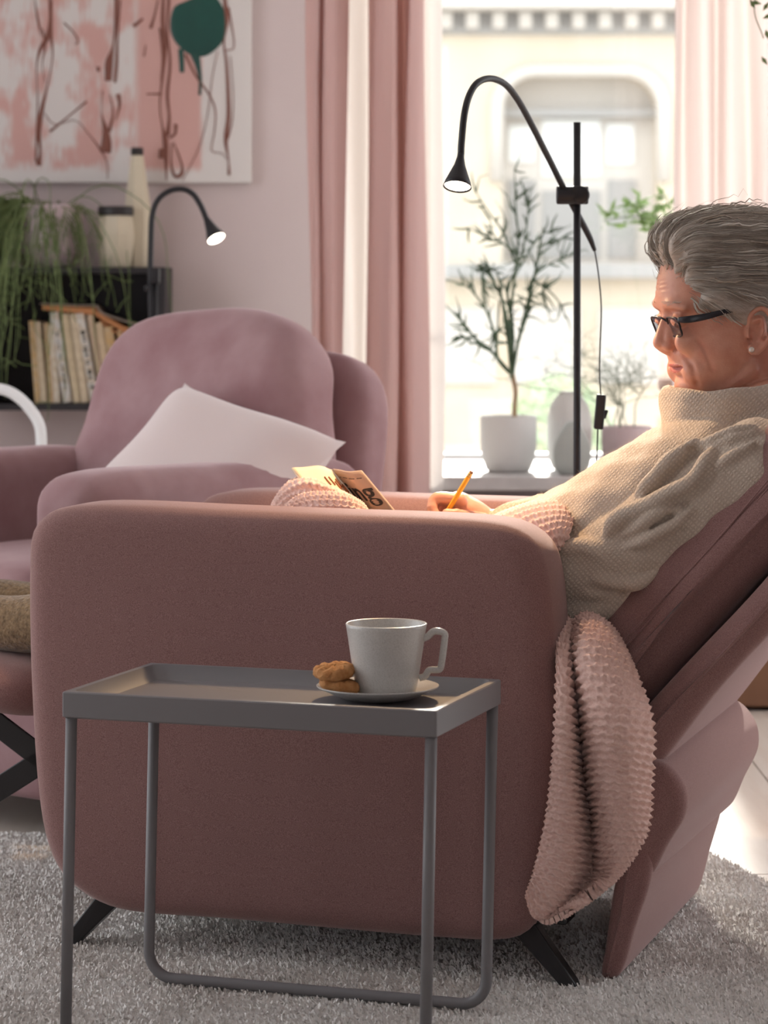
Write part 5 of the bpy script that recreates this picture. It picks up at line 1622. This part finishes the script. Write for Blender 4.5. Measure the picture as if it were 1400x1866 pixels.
# ------------------------------------------------------------------ chunky knitted blanket over the lap and the side of the near chair
bl = seat_in_chair(empty('knitted_blanket'))
tag(bl, 'chunky pink garter-stitch blanket over the lap, hanging down beside the armrest', 'blanket')
def surf(ctrl, nu, nv):
    """ctrl rows of (px, py, y) -> smooth nu x nv surface in the chair frame"""
    C_ = np.array([[cl(*p) for p in row] for row in ctrl])
    A = np.array([crom(C_[i], nv) for i in range(len(C_))])
    return np.array([crom(A[:, j], nu) for j in range(nv)]).transpose(1, 0, 2)
def knit(name, ctrl, ridges, stitches, amp=.0026, thick=.009, spr=7, sps=7, jit=0.0):
    nu, nv = ridges * spr + 1, stitches * sps + 1
    P = surf(ctrl, nu, nv)
    du, dv = np.gradient(P, axis=0), np.gradient(P, axis=1)
    N_ = np.cross(du, dv); N_ /= np.linalg.norm(N_, axis=2)[..., None] + 1e-12
    r = np.linspace(0, ridges, nu)[:, None]; s = np.linspace(0, stitches, nv)[None]
    h = np.zeros((nu, nv))
    k0 = np.floor(r + .5)
    for dk in (-1, 0, 1):                                   # interlocking wavy purl ridges
        k = k0 + dk
        rc = k + .13 * np.cos(2 * np.pi * (s + .25 * k))
        h = np.maximum(h, np.exp(-((r - rc) / .27) ** 2))
    h = h * amp * (.82 + .18 * np.cos(4 * np.pi * s))
    edge = np.minimum(np.minimum(r, ridges - r) / 1.2, np.minimum(s, stitches - s) / 1.2)
    t = thick / 2 * np.sqrt(np.clip(1 - (1 - np.clip(edge, 0, 1)) ** 2, 0, 1))
    A = P + N_ * (t + h)[..., None]; B = P - N_ * (t + h)[..., None]
    V1, F1 = g_grid(A); V2, F2 = g_grid(B)
    k = len(V1)
    F = F1 + [tuple(i + k for i in f)[::-1] for f in F2]
    idx_ = np.arange(nu * nv).reshape(nu, nv)
    loop = list(idx_[0, :]) + list(idx_[1:, -1]) + list(idx_[-1, :-1][::-1]) + list(idx_[1:-1, 0][::-1])
    F += [(loop[i], loop[i - 1], loop[i - 1] + k, loop[i] + k) for i in range(len(loop))]
    return mesh(name, V1 + V2, F, 'blanket_wool', bl)
knit('hanging_end', [
    [(1006, 1150, .150), (1028, 1126, .135), (1045, 1132, .128), (1068, 1120, .120), (1095, 1130, .118), (1122, 1158, .135)],
    [(1012, 1180, .04), (1030, 1186, .040), (1042, 1200, .080), (1064, 1178, .022), (1112, 1185, .030), (1152, 1218, .06)],
    [(1014, 1300, -.035), (1034, 1305, -.040), (1056, 1318, .045), (1076, 1302, -.030), (1132, 1305, -.045), (1188, 1315, .01)],
    [(1006, 1400, -.045), (1038, 1408, -.050), (1066, 1420, .045), (1088, 1406, -.035), (1140, 1412, -.050), (1187, 1425, .0)],
    [(995, 1490, -.050), (1040, 1500, -.055), (1078, 1508, .035), (1100, 1505, -.025), (1142, 1512, -.045), (1178, 1515, -.015)],
    [(976, 1575, -.055), (1025, 1592, -.058), (1072, 1600, .015), (1096, 1602, -.012), (1116, 1592, -.030), (1134, 1582, -.020)],
    [(960, 1630, -.055), (974, 1672, -.062), (1000, 1680, -.062), (1030, 1664, -.050), (1062, 1642, -.038), (1086, 1618, -.028)]], 44, 16, .0070, .006)
knit('lap_fold', [
    [(930, 935, .34), (972, 922, .34), (1005, 918, .34), (1026, 926, .34)],
    [(908, 950, .26), (962, 930, .25), (1014, 922, .25), (1042, 936, .26)],
    [(922, 978, .20), (974, 952, .19), (1020, 944, .19), (1045, 950, .205)],
    [(955, 998, .165), (990, 985, .155), (1018, 972, .155), (1038, 972, .168)],
    [(976, 1022, .165), (1000, 1014, .150), (1013, 1004, .150), (1022, 998, .160)]], 11, 12, .0055, .009)
knit('knee_fold', [
    [(504, 940, .43), (545, 900, .44), (590, 896, .43), (635, 912, .43), (672, 945, .43)],
    [(500, 928, .37), (540, 880, .38), (583, 896, .37), (622, 904, .37), (668, 932, .385)],
    [(498, 932, .33), (524, 896, .335), (560, 880, .32), (606, 898, .32), (655, 922, .34)],
    [(512, 940, .30), (542, 918, .31), (580, 912, .31), (622, 916, .305), (655, 926, .31)],
    [(522, 934, .26), (548, 910, .262), (590, 904, .255), (630, 909, .255), (662, 926, .27)],
    [(517, 952, .24), (545, 932, .235), (590, 926, .22), (640, 930, .22), (672, 944, .24)]], 16, 16, .0055, .008)

# ------------------------------------------------------------------ booklet on the lap
bk_ = seat_in_chair(empty('puzzle_booklet'))
tag(bk_, 'open paper booklet with black lettering propped up on the lap behind the blanket', 'booklet')
def bil(c, s, t):
    a, b_, d, e = [np.asarray(q) for q in c]           # top-left, top-right, bottom-right, bottom-left
    return (a * (1 - s) + b_ * s) * (1 - t) + (e * (1 - s) + d * s) * t
def page(name, corners, m, th=.0035, bow=.006, wav=.0015):
    n_ = 14
    c = [cl(*q) for q in corners]
    nr = np.cross(c[1] - c[0], c[3] - c[0]); nr /= np.linalg.norm(nr)
    if nr @ np.array([.3, -1, .2]) < 0: nr = -nr
    def f(s, t): return bil(c, s, t) + nr * (bow * math.sin(s * math.pi) + wav * math.sin(9 * s + 2) * (1 - t))
    Ga = np.array([[f(s, t) for s in np.linspace(0, 1, n_)] for t in np.linspace(0, 1, n_)])
    V1, F1 = g_grid(Ga); V2, F2 = g_grid(Ga - nr * th)
    k = len(V1); idx_ = np.arange(n_ * n_).reshape(n_, n_)
    loop = list(idx_[0, :]) + list(idx_[1:, -1]) + list(idx_[-1, :-1][::-1]) + list(idx_[1:-1, 0][::-1])
    F = F1 + [tuple(i + k for i in f_)[::-1] for f_ in F2] + [(loop[i], loop[i - 1], loop[i - 1] + k, loop[i] + k) for i in range(len(loop))]
    o = mesh(name, V1 + V2, F, m, bk_)
    return o, f, nr
pgL, fL, nL = page('back_cover', [(532, 853, .36), (606, 855, .430), (682, 950, .425), (608, 948, .33)], 'paper')
pgR, fR, nR = page('front_cover', [(606, 855, .430), (656, 859, .405), (728, 944, .395), (682, 950, .425)], 'kraft_shaded')
def lettering(txt, f, nr, s0, t0, sw, th_, m, parent, bold=.03):
    cu = bpy.data.curves.new('t', 'FONT'); cu.body = txt; cu.size = 1; cu.offset = bold; cu.resolution_u = 4
    to = bpy.data.objects.new('t', cu); COL.objects.link(to)
    dg = bpy.context.evaluated_depsgraph_get(); dg.update()
    me = bpy.data.meshes.new_from_object(to.evaluated_get(dg))
    bpy.data.objects.remove(to); bpy.data.curves.remove(cu)
    V, _ = get_co(me)
    w_ = V[:, 0].max()
    Q = np.array([f(s0 + x / w_ * sw, t0 - y * th_) + nr * .0006 for x, y, z in V])
    set_co(me, Q)
    return link('lettering', me, parent, m, False)
lettering('ing', fR, nR, .02, .58, .92, .50, 'ink', pgR, .02)
lettering('WEEKLY  NO. 4'[:0] or '- --- --- --', fR, nR, .10, .16, .8, .10, 'ink', pgR, .03)
for s0, t0 in ((.52, .22), (.62, .22), (.70, .30), (.78, .24), (.86, .34), (.92, .30)):
    dirs = [fL(s0 + a * .006, t0 + a * .16) + nL * .0012 for a in np.linspace(0, 1, 4)]
    mesh('lettering', *g_tube(dirs, .0010, 5), 'ink_brown', pgL)
